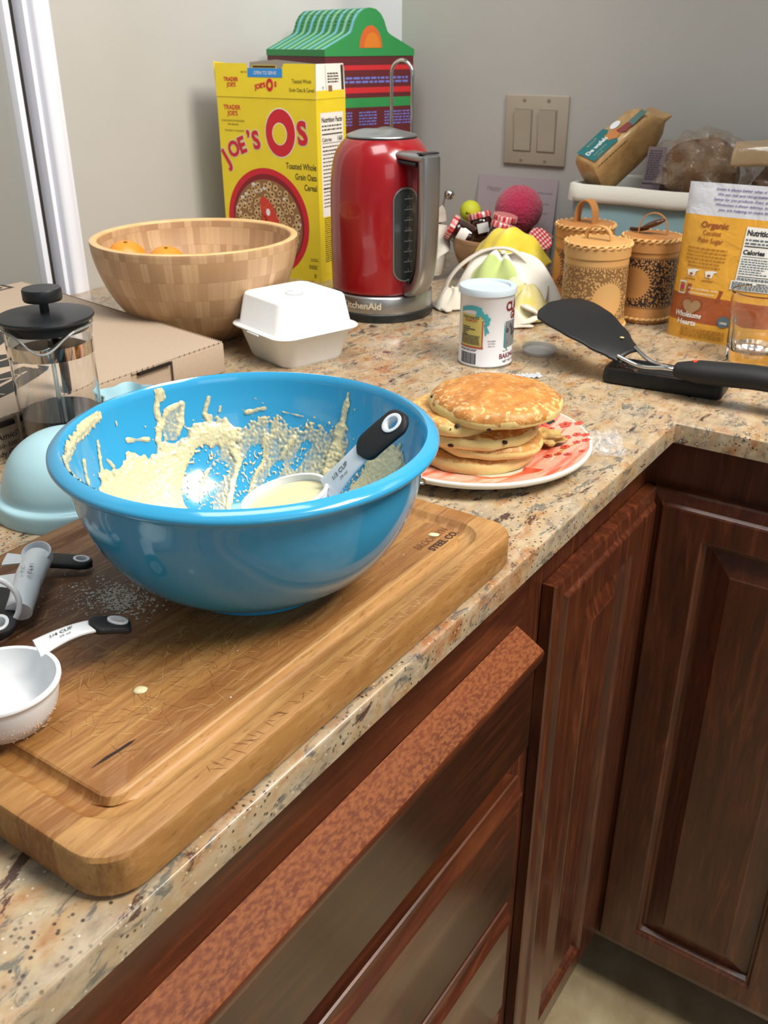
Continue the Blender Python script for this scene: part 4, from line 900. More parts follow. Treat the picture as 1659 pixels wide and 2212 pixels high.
# ------------------------------------------------------------------ electric kettle
ks = Vector((-.526, .2105, 0)); kt = thing('electric_kettle', 'glossy red electric kettle with a brushed handle and a water window, on its round base', 'kettle', ks)
t = NT('red_enamel'); t.P(Base_Color=c('#8c0d15'), Roughness=.22, Coat_Weight=.5, Coat_Roughness=.04); red_en = t.m
b = MB(); kp = [(.0700, .0385), (.0725, .0400), (.0738, .044), (.0741, .070), (.0741, .128), (.0738, .160), (.0730, .182), (.0716, .2000), (.0690, .2145), (.0650, .2265), (.0590, .2365), (.0530, .2430), (.0505, .2450)]
kps = [(0, .039)]+smprof(kp, 5)+[(.0, .2452)]; b.lathe(kps, 96); obj('body', b, red_en, kt, ang=60)
b = MB(); b.lathe([(.0498, .2450), (.0502, .2462), (.0498, .2475), (.0498, .2485)], 72); obj('lid_gap_shade', b, black_plastic, kt)  # shade of the gap under the lid, put in as a black ring
b = MB()
def ldome(a, r_): return .2485+.0085*(1-(r_/.0498)**2)**.8+.0022*math.cos(3*a+.6)*(math.exp(-((r_/.0498-.55)/.25)**2))
R = [[(r_*math.cos(2*PI*i/72), r_*math.sin(2*PI*i/72), ldome(2*PI*i/72, r_)) for i in range(72)] for r_ in (.0498, .048, .044, .038, .031, .024, .016, .008, .0001)]
b.loft([[(x*1.004, y*1.004, .2472) for x, y, z in R[0]]]+R); obj('lid', b, satin_steel, kt, ang=60)
b = MB(); b.lathe([(0, 0), (.0755, 0), (.0768, .002), (.0768, .0115), (.0755, .0130), (0, .0130)], 96); bs = obj('power_base', b, black_plastic, kt)
b = MB(); b.lathe([(.0700, .0130), (.0752, .0130), (.0757, .0145), (.0750, .0340), (.0735, .0362), (.070, .0385)], 96); rg = obj('base_ring', b, satin_steel, kt, ang=40)
a_view = math.atan2(-.9518+.0-.2105, .2718+.526); p = Print(cyl_T(lambda v: .0757-(v-.0145)*.036, a_view-.42)); p.text('KitchenAid', 0, .0205, .0092, 0, align='c', bold=.025, xs=1.05)
obj('lettering', p.mb, M('pale_badge', '#d8ceb8', .35, .3), rg, smooth=False)
# water window
aw = a_view+.47
b = MB(); R0 = []; 
def win(ru, rv, lift, n=48, ru2=None):
    out = []
    for i in range(n):
        a = 2*PI*i/n; u = ru*math.cos(a); v = ru*math.sin(a)+(rv-ru)*(1 if math.sin(a) >= 0 else -1); q = aw+u/.0745; out.append(((.0744+lift)*math.cos(q), (.0744+lift)*math.sin(q), .123+v))
    return out
b.loft([win(.0195, .0645, -.001), win(.0195, .0645, .0012), win(.0180, .063, .0014), win(.0172, .0622, .0006)], 0, False, False); wf = obj('window_frame', b, satin_steel, kt)
b = MB(); b.loft([win(.0174, .0624, .0002), win(.010, .055, .0007), win(.002, .047, .0007)], 0, False, True); gw = obj('window_glass', b, M('smoked_window', '#3b3f3e', .12, coat=.5), wf)
p = Print(cyl_T(.0752, aw+.05))
for i in range(8):
    z = .072+i*.0142; p.rect(-.0065, z, .0065, z+.0009, 0, 1, 3); p.text(['.5', '.6', '.75', '1', '1.25', '1.5', '1.7', 'L'][i], 0, z+.0018, .0032, 0, align='c')
obj('gauge_marks', p.mb, M('grey_marks', '#a9aaa6', .5), gw, smooth=False)
# handle
hd = Vector((.93, -.367, 0)).normalized(); hs = Vector((-hd.y, hd.x, 0))
def hsec(path, hw, ht, name, m, n=24, par=kt, up=hs):
    P = smoothpath(path, 7); hw_ = hw if isinstance(hw, list) else [hw]*len(P); R = []
    k = len(P)
    for i in range(k):
        a = P[max(0, i-1)]; e = P[min(k-1, i+1)]; tn = (e-a).normalized(); nn = hs.cross(tn).normalized()
        q = i/(k-1)*(len(hw_)-1); j = min(int(q), len(hw_)-2) if len(hw_) > 1 else 0; wv = hw_[j]*(1-(q-j))+hw_[min(j+1, len(hw_)-1)]*(q-j)
        R.append([P[i]+hs*(wv*math.copysign(abs(math.cos(2*PI*s_/n))**.6, math.cos(2*PI*s_/n)))+nn*(ht*math.copysign(abs(math.sin(2*PI*s_/n))**.6, math.sin(2*PI*s_/n))) for s_ in range(n)])
    b = MB(); b.loft(R); return obj(name, b, m, par, ang=50)
hp_ = lambda r_, z: hd*r_+Vector((0, 0, z))
h1 = hsec([hp_(.1130, .2285), hp_(.1140, .205), hp_(.1135, .155), hp_(.1120, .105), hp_(.1060, .072), hp_(.0930, .052), hp_(.0740, .0450)], [.0150, .0150, .0150, .0150, .0145, .0135, .0125], .0085, 'handle', satin_steel)
hsec([hp_(.1048, .2225), hp_(.1050, .16), hp_(.1035, .110), hp_(.0975, .080), hp_(.084, .058)], .0130, .0020, 'handle_lining', black_plastic)
hsec([hp_(.062, .2275), hp_(.080, .2270), hp_(.100, .2265), hp_(.1165, .2265)], [.019, .017, .0150], .0055, 'handle_bridge', satin_steel)
hsec([hp_(.064, .2195), hp_(.080, .2190), hp_(.103, .2185)], [.018, .0155], .0040, 'bridge_lining', black_plastic)
b = MB(); b.box(-.0145, .0145, -.008, .004, -.0012, .0012, .001, T=Matrix.Translation(hp_(.112, .2330)) @ Matrix.Rotation(math.atan2(hd.y, hd.x)-PI/2, 4, 'Z')); obj('lid_release', b, black_plastic, kt)

# chrome wire stand behind the kettle
st = thing('wire_stand', 'chrome wire loop stand rising behind the red kettle, with a ball finial at its side', 'stand', (-.650, .45, 0))
b = MB(); P = [(-.0205, 0, .006), (-.0205, 0, .31)]+[(-.0205*math.cos(a), 0, .3175+.0205*math.sin(a)) for a in np.linspace(.1, PI-.1, 12)]+[(.0205, 0, .31), (.0205, 0, .006)]; b.tube(P, .0031, 12, up=(0, 1, 0)); obj('wire_loop', b, steel, st)
b = MB(); b.lathe([(0, 0), (.045, 0), (.047, .003), (.045, .007), (0, .008)], 48); obj('stand_base', b, steel, st)
b = MB(); b.tube(smoothpath([(0.0, .0, .008), (.045, .030, .06), (.060, .048, .128)], 6), .002, 10); ball(b, (.0665, .05, .1305), .0088, 0, 24, 14); obj('finial', b, steel, st)
b = MB(); b.tube(smoothpath([(.012, -.012, .010), (.018, -.010, .05), (.012, -.005, .095), (.022, -.012, .122)], 6), [.020, .021, .022, .022, .021, .020, .019, .018, .018, .017, .016, .015, .014, .013, .011, .009, .006, .003, .001], 14, sq=(1, .55))
lone('white_napkin', b, M('white_cloth', '#c8c4ba', .85, bump=(150, .001)), 'white folded napkin standing between the kettle handle and the jam jars', 'napkin', (-.5820, .450, 0))

# ------------------------------------------------------------------ wall plate and card
sw = thing('light_switch', 'beige two-gang rocker switch plate on the back wall', 'light switch', (-.500, .65, .2262))
beige_pl = M('beige_switch_plastic', '#a89d8c', .4)
b = MB(); b.box(-.0597, .0597, -.0062, 0, -.0572, .0572, .0028, seg=3); obj('plate', b, beige_pl, sw)
for x in (-.023, .023):
    b = MB(); b.box(x-.0172, x+.0172, -.0075, -.005, -.0345, .0345, .0008); rf_ = obj('rocker_frame', b, M('rocker_gap', '#857a6a', .5), sw)
    b = MB(); b.add([(x-.0155, -.0078, -.0325), (x+.0155, -.0078, -.0325), (x+.0155, -.0092, .0), (x-.0155, -.0092, .0), (x+.0155, -.0118, .0325), (x-.0155, -.0118, .0325), (x-.0155, -.006, -.0325), (x+.0155, -.006, -.0325), (x+.0155, -.006, .0325), (x-.0155, -.006, .0325)],
        [(0, 1, 2, 3), (3, 2, 4, 5), (0, 6, 7, 1), (5, 4, 8, 9), (0, 3, 5, 9, 6), (1, 7, 8, 4, 2)]); obj('rocker', b, beige_pl, sw, smooth=False)
for x in (-.023, .023):
    for z in (-.0485, .0485):
        b = MB(); b.lathe([(0, .0010), (.0028, .0008), (.0034, 0)], 16, T=Matrix.Translation((x, -.0062, z)) @ Matrix.Rotation(PI/2, 4, 'X')); b.box(x-.0026, x+.0026, -.0074, -.0070, z-.0004, z+.0004); obj('screw', b, M('painted_screw', '#8d8271', .4), sw)
cd = thing('greeting_card', 'pale card with faint handwriting leaning on the back wall behind the pink pompom', 'card', (0, 0, 0))
b = MB(); b.add([(-.6075, .6300, 0), (-.4500, .6300, 0), (-.4500, .6480, .1475), (-.6075, .6480, .1475), (-.6075, .6308, 0), (-.4500, .6308, 0), (-.4500, .6488, .1475), (-.6075, .6488, .1475)],
    [(0, 1, 2, 3), (7, 6, 5, 4), (0, 4, 5, 1), (3, 2, 6, 7), (0, 3, 7, 4), (1, 5, 6, 2)]); obj('sheet', b, M('lilac_card', '#a89ba0', .7), cd, smooth=False)
p = Print(lambda u, v, k=1: Vector((u, .6300+.018*v/.1475-.0003, v))); p.text('Happy', -.590, .122, .008, 0, shear=.3); p.lines(-.50, -.455, .118, .13, 1, .002, 0); p.lines(-.50, -.46, .10, .112, 1, .002, 0); p.lines(-.49, -.456, .085, .095, 1, .002, 0)
obj('lettering', p.mb, M('faint_pencil', '#887c84', .7), cd, smooth=False)

# ------------------------------------------------------------------ bowl of jam jars
JX, JY = -.476, .497
jb = thing('jar_bowl', 'wooden bowl holding jam jars, half covered by the yellow tea towel', 'bowl', (JX, JY, 0))
t = NT('turned_wood'); n = t.noise(6, 5, t.co((1, 1, 6)), .6, .5); t.P(Base_Color=t.ramp(n, [(.35, c('#8a6747')), (.65, c('#ab8866'))]), Roughness=.5)
o_ = [(.035, 0), (.040, .001), (.058, .012), (.073, .030), (.081, .050), (.0845, .070)]; i_ = [(0, .012), (.045, .016), (.066, .034), (.074, .052), (.0775, .070)]
b = MB(); b.lathe([(0, .001)]+smprof(o_, 5)+[(.0835, .0735), (.0790, .0735)]+smprof(i_, 5)[::-1], 72); obj('bowl', b, t.m, jb, ang=60)
t = NT('gingham_lid'); v = t.co((1, 1, 1)); s1 = t.n('ShaderNodeSeparateXYZ', {'Vector': v})
ang_ = t.math('ARCTAN2', s1.outputs[1], s1.outputs[0])
gx = t.math('GREATER_THAN', t.math('FRACT', t.math('MULTIPLY', s1.outputs[0], 150.0)), .5); gy = t.math('GREATER_THAN', t.math('FRACT', t.math('MULTIPLY', s1.outputs[1], 150.0)), .5)
ck = t.math('MULTIPLY', t.math('ADD', gx, gy), .5); t.P(Base_Color=t.ramp(ck, [(.0, c('#ded6d2')), (.5, c('#d76a6a')), (1.0, c('#b8242c'))]), Roughness=.3, Metallic=.2)
gingham = t.m; jam_m = M('dark_jam_jar', '#2c130d', .06, coat=1.0)
jar = thing('jam_jar', 'x', 'jam jar', (0, 0, 0), group='jam jars in the wooden bowl')
b = MB(); b.lathe([(0, 0), (.017, 0), (.0195, .002), (.0200, .006), (.0200, .026), (.0185, .031), (.0160, .034), (0, .034)], 36); obj('glass_jar', b, jam_m, jar)
b = MB(); b.lathe([(.0170, .0325), (.0205, .0325), (.0208, .0340), (.0208, .0405), (.0198, .0420), (0, .0425)], 40); obj('lid', b, gingham, jar, ang=40)
p = Print(cyl_T(.0201, -1.9)); p.rect(0, .008, .020, .024, 0, 1, 8); obj('label', p.mb, pale_ink, jar)
def at_(x, y, z): return (x, y, z)
jar.location = (-.5160, .4600, .070+H); jar.rotation_euler = (.25, -1.05, .2); jar['label'] = 'jam jar lying at the left of the wooden bowl, checked lid facing left'
copy_tree(jar, (-.5230, .5180, .062), label='jam jar at the back left of the wooden bowl beside the yellow ball', rot=(-.15, -.25, .5))
copy_tree(jar, (-.4790, .4950, .066), label='upright jam jar in the wooden bowl just left of the pink pompom', rot=(.15, .1, 1.2))
copy_tree(jar, (-.4640, .4520, .060), label='jam jar rising right behind the yellow fold of the tea towel', rot=(.30, .05, 2.2))
copy_tree(jar, (-.4240, .4900, .052), label='jam jar tilted to the right at the right rim of the wooden bowl', rot=(.45, .75, .2))
b = MB(); ball(b, (0, 0, 0), .0405, 0, 96, 60, (1, 1, .95), .05, 30)
t = NT('pink_fluff'); t.P(Base_Color=c('#b3204a'), Roughness=.95, Sheen_Weight=.4); t.bump(t.noise(420, 4), .003, 1.0)
lone('pompom', b, t.m, 'fluffy crimson pink pompom behind the jam jars', 'pompom', (-.4850, .5700, .1060))
b = MB(); ball(b, (0, 0, 0), .0185, 0, 28, 18); yb = lone('ball', b, M('yellow_green_ball', '#b9bf2c', .55), 'yellow-green ball with dark writing at the left of the jam jars', 'ball', (-.5610, .5350, .1000))
p = Print(lambda u, v, k=1: Vector((0, 0, 0))+Vector((.30+u*38, -1, -.05+v*38)).normalized()*.0188); p.text('Ben', -.006, -.002, .006, 0, bold=.02, shear=.2); obj('lettering', p.mb, ink, yb, smooth=False)

# ------------------------------------------------------------------ tea towel
tw = thing('tea_towel', 'crumpled white, green and yellow tea towel heaped on the worktop behind the baking powder', 'towel', (-.392, .336, 0))
def cloth(name, parent, col, fn, nu=90, nv=60, tk=.0018, closed=True):
    P = [[Vector(fn(i/(nu if closed else nu-1), j/(nv-1))) for j in range(nv)] for i in range(nu)]
    mb = MB(); mb.grid(P, 0, wrapu=closed); o = obj(name, mb, col, parent, ang=180)
    s_ = o.modifiers.new('thick', 'SOLIDIFY'); s_.thickness = tk; s_.offset = -1; return o
t = NT('printed_towel'); v = t.co((1, 1, .6)); n = t.noise(7, 1, v, .4, .3); n2 = t.noise(8, 1, t.co((1, 1, .6), (0, 0, 0), (5, 3, 1)), .4, .5)
s1 = t.n('ShaderNodeSeparateXYZ', {'Vector': t.co()})
def spot(cx, cy, cz, r_): 
    d = t.n('ShaderNodeVectorMath', {0: s1.inputs[0].links[0].from_socket, 1: (cx, cy, cz)}, operation='DISTANCE'); return t.ramp(t.math('ADD', t.math('DIVIDE', d.outputs['Value'], r_), t.math('MULTIPLY', t.math('SUBTRACT', n, .5), .9)), [(.92, 1.0), (1.0, 0.0)]).outputs[0]
col = t.mix(spot(.006, -.045, .052, .042), c('#dedbd2'), c('#aebf78')); col = t.mix(spot(.045, -.040, .045, .018), col, c('#c9d3b0')); col = t.mix(spot(-.075, -.015, .035, .022), col, c('#d8cc40')); col = t.mix(spot(-.055, -.065, .012, .020), col, c('#8f9d62'))
t.P(Base_Color=col, Roughness=.9, Sheen_Weight=.2); t.bump(t.noise(500, 3), .0008, .6); towel_m = t.m
t = NT('yellow_towel'); n = t.noise(20, 3); t.P(Base_Color=t.ramp(n, [(.35, c('#c9b02c')), (.6, c('#dcc83e')), (.8, c('#e2dc9c'))]), Roughness=.9, Sheen_Weight=.2); t.bump(t.noise(500, 3), .0008, .6); yel_m = t.m
towel_w = M('cream_towel_hem', '#c9c4b8', .9, bump=(500, .0006))
def heap(u, v):
    a = 2*PI*u; R0 = .070+.012*math.cos(2*a+.4)+.010*math.sin(3*a+1)+.006*math.sin(7*a); rho = v
    x, y = R0*rho*math.cos(a)*1.12, R0*rho*math.sin(a)*.92
    h = .074*(1-rho**3.2)+.010*math.sin(7*a+3*rho)*rho*(1-rho)*3+.010*noise.noise(Vector((x*30, y*30, 2)))*(1-rho*.6)
    h += .010*max(0, math.sin(5*a+1))*rho**3*(1-rho)*6
    return (x-.006*(1-rho), y+.012*(1-rho), max(.0012, h)+.0018)
cloth('heap', tw, towel_m, heap)
def yfold(u, v):   # yellow part pulled over the rim of the jar bowl
    q = 2*u-1; x = -.024+.070*q-.012*v*q
    z = (.104-.050*abs(q)**2.3)*(1-.62*v**2.2)+.003*math.sin(11*u+2)*v+.002*math.sin(26*u+v*3)
    return (x, .074-.040*v**1.2-.022*v*(1-q*q)+.010*q*q, z)
cloth('yellow_fold', tw, yel_m, yfold, 70, 30, closed=False)
b = MB()
for pts, w_ in (([(-.070, -.052, .008), (-.068, -.045, .035), (-.052, -.030, .062), (-.025, -.008, .082), (.010, .004, .086), (.040, .006, .070), (.060, .008, .040), (.074, .006, .008)], .0052),
                ([(-.074, -.030, .006), (-.074, -.040, .018), (-.072, -.056, .008), (-.060, -.072, .0045), (-.040, -.085, .004)], .0050),
                ([(.050, -.048, .006), (.066, -.062, .022), (.086, -.074, .024), (.098, -.068, .014), (.090, -.090, .008), (.068, -.100, .005)], .0062),
                ([(.052, .010, .012), (.068, .005, .040), (.078, -.015, .034), (.084, -.035, .020)], .007)):
    b.tube(smoothpath(pts, 7), w_, 12, sq=(1.15, .5))
obj('hem', b, towel_w, tw, ang=180)
def lobe(cx, cy, sx, sy, h, ph):
    return lambda u, v: (cx+sx*v*math.cos(2*PI*u)*(1+.15*math.sin(3*2*PI*u+ph)), cy+sy*v*math.sin(2*PI*u)*(1+.12*math.cos(2*2*PI*u+ph)), max(.0012, h*(1-v**2.2)+.006*math.sin(5*2*PI*u+ph+3*v)*v*(1-v)*3)+.0018)
cloth('lobe', tw, M('pale_yellow_towel', '#cfc06a', .9, vary=('#d9d6c0', 40, .9), bump=(500, .0008)), lobe(.066, -.042, .036, .046, .046, 1.0), 60, 30)
cloth('lobe', tw, towel_w, lobe(-.058, -.048, .026, .032, .026, 2.5), 50, 24)
cloth('lobe', tw, towel_w, lobe(.055, -.092, .042, .022, .022, .3), 50, 24)

# ------------------------------------------------------------------ baking powder can
kx, ky = -.2755, .078; bc = thing('baking_powder_can', 'white baking powder can with a yellow label patch and a pale plastic lid', 'can', (kx, ky, 0))
b = MB(); b.lathe([(0, .001), (.0325, .001), (.0335, 0), (.0345, .0012), (.0345, .003), (.0338, .004), (.0338, .0885), (.0345, .0895), (.0345, .0915), (.0338, .0925), (0, .0925)], 80)
obj('body', b, M('white_label_paper', '#d5d6db', .35, coat=.2), bc, ang=40)
b = MB(); b.lathe([(.0347, .0890), (.0358, .0892), (.0360, .0955), (.0352, .0972), (.0335, .0975), (.0280, .0968), (.0268, .0945), (0, .0945)], 80); obj('lid', b, M('pale_blue_lid', '#bccbd6', .35), bc, ang=40)
b = MB(); b.lathe([(.0338, .0003), (.0349, .0003), (.0350, .0022), (.0338, .0030)], 80); obj('metal_rim', b, satin_steel, bc)
av = math.atan2(-.9518-ky, .2718-kx); p = Print(cyl_T(.0338, av)); q = p
CMt = [M('straw_label', '#b9ac62', .5), M('teal_print', '#3f97a0', .4), M('maroon_print', '#6e2228', .5), M('dark_grey_print', '#3c3d40', .5), M('mid_grey_print', '#7b7d80', .5), M('brick_print', '#a8523c', .5)]
p.rect(-.0365, .0270, -.0052, .0665, 0, 1, 12); p.rect(-.0380, .0245, -.0030, .0275, 5, .8, 12); p.rect(-.0055, .026, -.0035, .060, 5, .8, 2)
arc = [(-.036+i*.0030, .0675+.0045*math.sin(i/11*PI*.9)) for i in range(11)]
for i in range(10): (a0, b0), (a1, b1) = arc[i], arc[i+1]; p.poly([(a0, b0), (a1, b1), (a1, b1+.0055), (a0, b0+.0055)], 1, 1.5)
for i, (u, v) in enumerate(((-.0100, .0715), (-.0065, .0690), (-.0035, .0655), (-.0005, .0610), (.0012, .0570), (-.0105, .0670), (-.0010, .0660), (.0022, .0620))): p.ell(u, v, .0030, .0028, 1, 2+.1*i, n=10)
p.poly([(-.003, .056), (-.001, .056), (.001, .044), (-.001, .041)], 1, 1.5); p.poly([(-.002, .054), (.000, .054), (.004, .046), (.0025, .044)], 1, 1.6)
p.text('CRUMPORT', -.0205, .0575, .0030, 5, 2, align='c', width=.019, bold=.02); p.lines(-.033, -.008, .061, .0645, 2, .0010, 3, 2, .1)
for i in range(5): p.rect(-.033, .0500-.0024*i, -.033+[.010, .016, .008, .005, .007][i]*1.2, .0508-.0024*i+.0006, 3, 2, 4)
p.lines(-.035, -.007, .029, .041, 9, .0008, 3, 2, .08)
rb_ = random.Random(8); u = -.0355
while u < -.0125: wd = rb_.choice([.0005, .0008, .0012]); p.rect(u, .0040, u+wd, .0185, 3, 1); u += wd+rb_.choice([.0003, .0005])
p.lines(-.036, -.010, .0205, .0235, 2, .0010, 3, 1, .1)
p.text('DOUBLE', .0075, .0340, .0018, 3, 1, align='c', width=.010); p.text('ACTING', .0075, .0308, .0018, 3, 1, align='c', width=.009); p.text('Gluten Free', .0075, .0276, .0018, 3, 1, align='c', width=.009, shear=.3)
p.text('CLABBER', .0255, .0705, .0110, 2, 1, bold=.05, xs=.8); p.text('GIRL', .0345, .0600, .0090, 2, 1, bold=.05, xs=.8)
def octo(cu, cv, ru, rv): return [(cu+ru*x, cv+rv*y) for x, y in ((-.55, 1), (.55, 1), (1, .75), (1, -.75), (.55, -1), (-.55, -1), (-1, -.75), (-1, .75))]
p.poly(octo(.0385, .0415, .0145, .0205), 1, 1); 
for i in range(6): p.rect(.0260+i*.0045, .0250, .0305+i*.0045, .0580, 4, 2)
for i in range(16): p.ell(.027+rb_.random()*.022, .028+rb_.random()*.027, .0022, .003, 3 if i % 2 else 4, 3+.1*i, n=8)
p.text('BAKING POWDER', .0185, .0115, .0062, 2, 1, bold=.03, xs=.9); p.text('NET WT. 8.1 OZ', .0240, .0060, .0030, 3, 1, bold=.02); p.lines(.023, .033, .0195, .022, 1, .0012, 4, 1, .1)
obj('print', p.mb, CMt, bc, smooth=False)

# ------------------------------------------------------------------ birch bark canisters
def canister(x, y, rb, rt, h, mat, lidm, hdl, label, rz=0, spoon=False):
    t_ = thing('birch_canister', label, 'canister', (x, y, 0), rz, 'birch bark canisters')
    b = MB(); b.lathe([(0, 0), (rb-.002, 0), (rb, .002), (rb, .014), (rb-.001, .016), (rb*.35+rt*.65-.001, h*.55), (rt-.001, h-.020), (rt+.0005, h-.0185), (rt+.0005, h-.004), (rt-.002, h-.002), (0, h-.002)], 80); obj('body', b, mat, t_, ang=40)
    b = MB(); b.lathe([(rt-.004, h-.003), (rt, h-.001), (rt-.001, h), (rt-.004, h+.0006), (0, h+.0006)], 80); lid_ = obj('lid', b, lidm, t_)
    b = MB()
    for zz, rr in ((h-.0025, rt-.0002), (.007, rb-.0002)):
        for i in range(26 if zz > .02 else 30):
            a = 2*PI*i/(26 if zz > .02 else 30); q = Vector((rr*math.cos(a), rr*math.sin(a), zz)); tg = Vector((-math.sin(a), math.cos(a), 0)); 
            b.tube([q-tg*.0040+Vector((0, 0, -.0026 if zz > .02 else -.001)), q+Vector((math.cos(a), math.sin(a), 0))*.0012, q+tg*.0040+Vector((0, 0, .0026 if zz > .02 else .001))], [.0014, .0024, .0014], 8)
    obj('stitching', b, stitch_m, lid_)
    wd, hh, rr, ang = hdl; ca, sa = math.cos(ang), math.sin(ang); R = []
    for k in range(25):
        a = PI*k/24; u = rr*math.cos(a); z = h+hh*math.sin(a)**.7
        R.append([(u*ca-v*sa*1.0+0, u*sa+v*ca, z+dz) for v, dz in ((-wd/2, -.0008), (wd/2, -.0008), (wd/2, .0008), (-wd/2, .0008))])
        for j in range(4):
            v = (-wd/2, wd/2, wd/2, -wd/2)[j]; io = (-1, -1, 1, 1)[j]*.0008; R[-1][j] = ((u+io*math.cos(a))*ca-v*sa, (u+io*math.cos(a))*sa+v*ca, z+io*math.sin(a))
    b = MB(); b.loft(R); obj('handle', b, lidm, t_, ang=40); return t_
canister(-.2965, .4180, .0455, .0435, .1215, birch_orange, birch_lid, (.0185, .0330, .0150, -.1), 'orange birch bark canister with a wide strap handle, farthest back of the three')
canister(-.2290, .3060, .0460, .0450, .1200, birch_pale, birch_lid_pale, (.0075, .0190, .0190, -.1), 'pale embossed birch bark canister standing in front of the other two')
canister(-.1830, .3900, .0385, .0410, .1195, birch_dark, birch_lid, (.0035, .0300, .0200, .1), 'birch bark canister with black embossed pattern and a spoon lying on its lid')
spn = thing('wooden_spoon', 'dark spoon lying on the lid of the black patterned canister', 'spoon', (-.1830, .3900, .1205))
b = MB(); ball(b, (.006, .0, .0130), .0165, 0, 26, 14, (1.05, .62, .28), T=Matrix.Rotation(math.radians(-24), 4, 'Y')); obj('spoon_bowl', b, M('dark_horn', '#4a2a18', .15, coat=.5), spn)
b = MB(); b.tube(smoothpath([(-.008, 0, .008), (-.022, .004, .004), (-.036, .008, .003)], 5), [.0032]*5+[.0026]*6, 10); obj('spoon_handle', b, M('dark_horn_handle', '#3d2214', .3), spn)

# ------------------------------------------------------------------ bread bin with liner, breads and biscuit packet
bn = thing('bread_bin', 'pale blue bread bin with a folded white cloth liner against the back wall', 'bin', (0, 0, 0))
blue_bin = M('pale_blue_enamel', '#8aa9b0', .35)
def rr3(x0, x1, y0, y1, r_, z, n=6): return [(x, y, z) for x, y in rrect(x1-x0, y1-y0, r_, n, (x0+x1)/2, (y0+y1)/2)]
b = MB(); X0, X1, Y0, Y1 = -.355, .120, .478, .628
b.loft([rr3(X0+.006, X1-.006, Y0+.006, Y1-.006, .02, 0), rr3(X0, X1, Y0, Y1, .026, .006)]+[rr3(X0-o2, X1+o2, Y0-o2, Y1+o2, .026, z) for z, o2 in ((.030, 0), (.032, .0012), (.034, 0), (.040, 0), (.042, .0012), (.044, 0), (.050, 0), (.052, .0012), (.054, 0), (.160, 0))]+[rr3(X0+.003, X1-.003, Y0+.003, Y1-.003, .024, .160), rr3(X0+.003, X1-.003, Y0+.003, Y1-.003, .024, .01)])
obj('body', b, blue_bin, bn, ang=40)
b = MB(); R = []
for o2, z in ((-.0045, .120), (-.0045, .164), (.001, .168), (.0055, .1665), (.0068, .150), (.0070, .1425), (.0055, .1420), (.0025, .146)):
    ring = rr3(X0-o2, X1+o2, Y0-o2, Y1+o2, .027, z, 10); R.append([(x+.0012*noise.noise(Vector((x*35, y*35, z*20))), y+.0016*noise.noise(Vector((x*35+7, y*35, z*20))), zz+(.002*noise.noise(Vector((x*25, y*25, 5))) if z < .152 else .0015*noise.noise(Vector((x*30, y*30, 1))))) for x, y, zz in ring])
Rf = []
for ring in R:   # denser rings so the cloth can ripple
    out = []
    for i in range(len(ring)):
        a_, e_ = Vector(ring[i]), Vector(ring[(i+1) % len(ring)]); m_ = max(1, int((e_-a_).length/.012))
        for k in range(12 if m_ > 6 else 1): out.append(a_.lerp(e_, k/(12 if m_ > 6 else 1)))
    Rf.append(out)
Rf = [[Vector((q.x, q.y+.0022*noise.noise(Vector((q.x*28, q.z*9, 2))), q.z+.0025*noise.noise(Vector((q.x*22, 0, 8))))) for q in ring] for ring in Rf]
b.loft(Rf, 0, False, False); obj('cloth_liner', b, M('white_linen', '#cfcdc4', .85, bump=(420, .0006)), bn, ang=80)
def loaf(name, label, cat, loc, r_, sc, m, seed, rz, bag=True, mbag=None, amp=.18):
    root = thing(name, label, cat, loc, rz)
    b = MB(); ball(b, (0, 0, 0), r_, 0, 40, 24, sc, amp, 1.6, seed=seed); obj('loaf', b, m, root)
    if bag:
        b = MB(); R = []
        ball(b, (0, 0, 0), r_*1.10, 0, 72, 44, (sc[0]*1.06, sc[1]*1.04, sc[2]*1.08), .30, 3.4, seed=seed+3); obj('plastic_bag', b, mbag, root)
    return root
crust = M('brown_bread_crust', '#5a3a22', .6, vary=('#94704a', 22, .8), bump=(60, .003))
crust2 = M('dark_bread_crust', '#5b3320', .5, vary=('#8a5a38', 18, .8), bump=(60, .003))
t = NT('clear_bag'); t.P(Base_Color=(.42, .31, .21, 1), Roughness=.14, Alpha=.30, Coat_Weight=1.0, Coat_Roughness=.10, Specular_IOR_Level=.8); t.bump(t.noise(38, 4, None, .6, 1.5), .008, 1.0); bag_m = t.m
l1 = loaf('bread_loaf', 'bagged brown loaf with a grey label, left of the two breads', 'bread', (-.182, .560, .184), .048, (1.36, .95, 1.08), crust, 3, -.15, True, bag_m)
p = Print(lambda u, v, k=1: Vector((-.066+u+.010*(v/.07), -.052-.006*math.sin(v*20)+.010*u/.03, -.030+v))); p.rect(0, 0, .026, .070, 0, 1, 2); p.lines(.003, .023, .022, .066, 13, .0014, 1, 2, .2); p.rect(0, .0165, .026, .0180, 1, 2)
obj('label', p.mb, [M('lilac_grey_label', '#82767c', .5), M('lilac_dark_print', '#4c4250', .6)], l1, smooth=False)
l2 = loaf('bread_loaf', 'bagged dark loaf with a shiny tan strip, right of the two breads', 'bread', (-.020, .543, .178), .050, (1.50, .88, 1.0), crust2, 8, .05, True, bag_m)
def strip(u, v):
    a = -.2+2.4*v; return (-.098+.17*u, -.030-.0265*math.cos(a*.9), .0335+.0265*math.sin(a)+.004*noise.noise(Vector((u*9, v*4, 1)))+.004*math.sin(u*4))
P_ = [[strip(i/30, j/14) for j in range(15)] for i in range(31)]; b = MB(); b.grid(P_); o2_ = obj('folded_strip', b, M('shiny_tan_film', '#a98e6c', .22, coat=.6, bump=(60, .003)), l2, ang=180); sm_ = o2_.modifiers.new('thick', 'SOLIDIFY'); sm_.thickness = .001
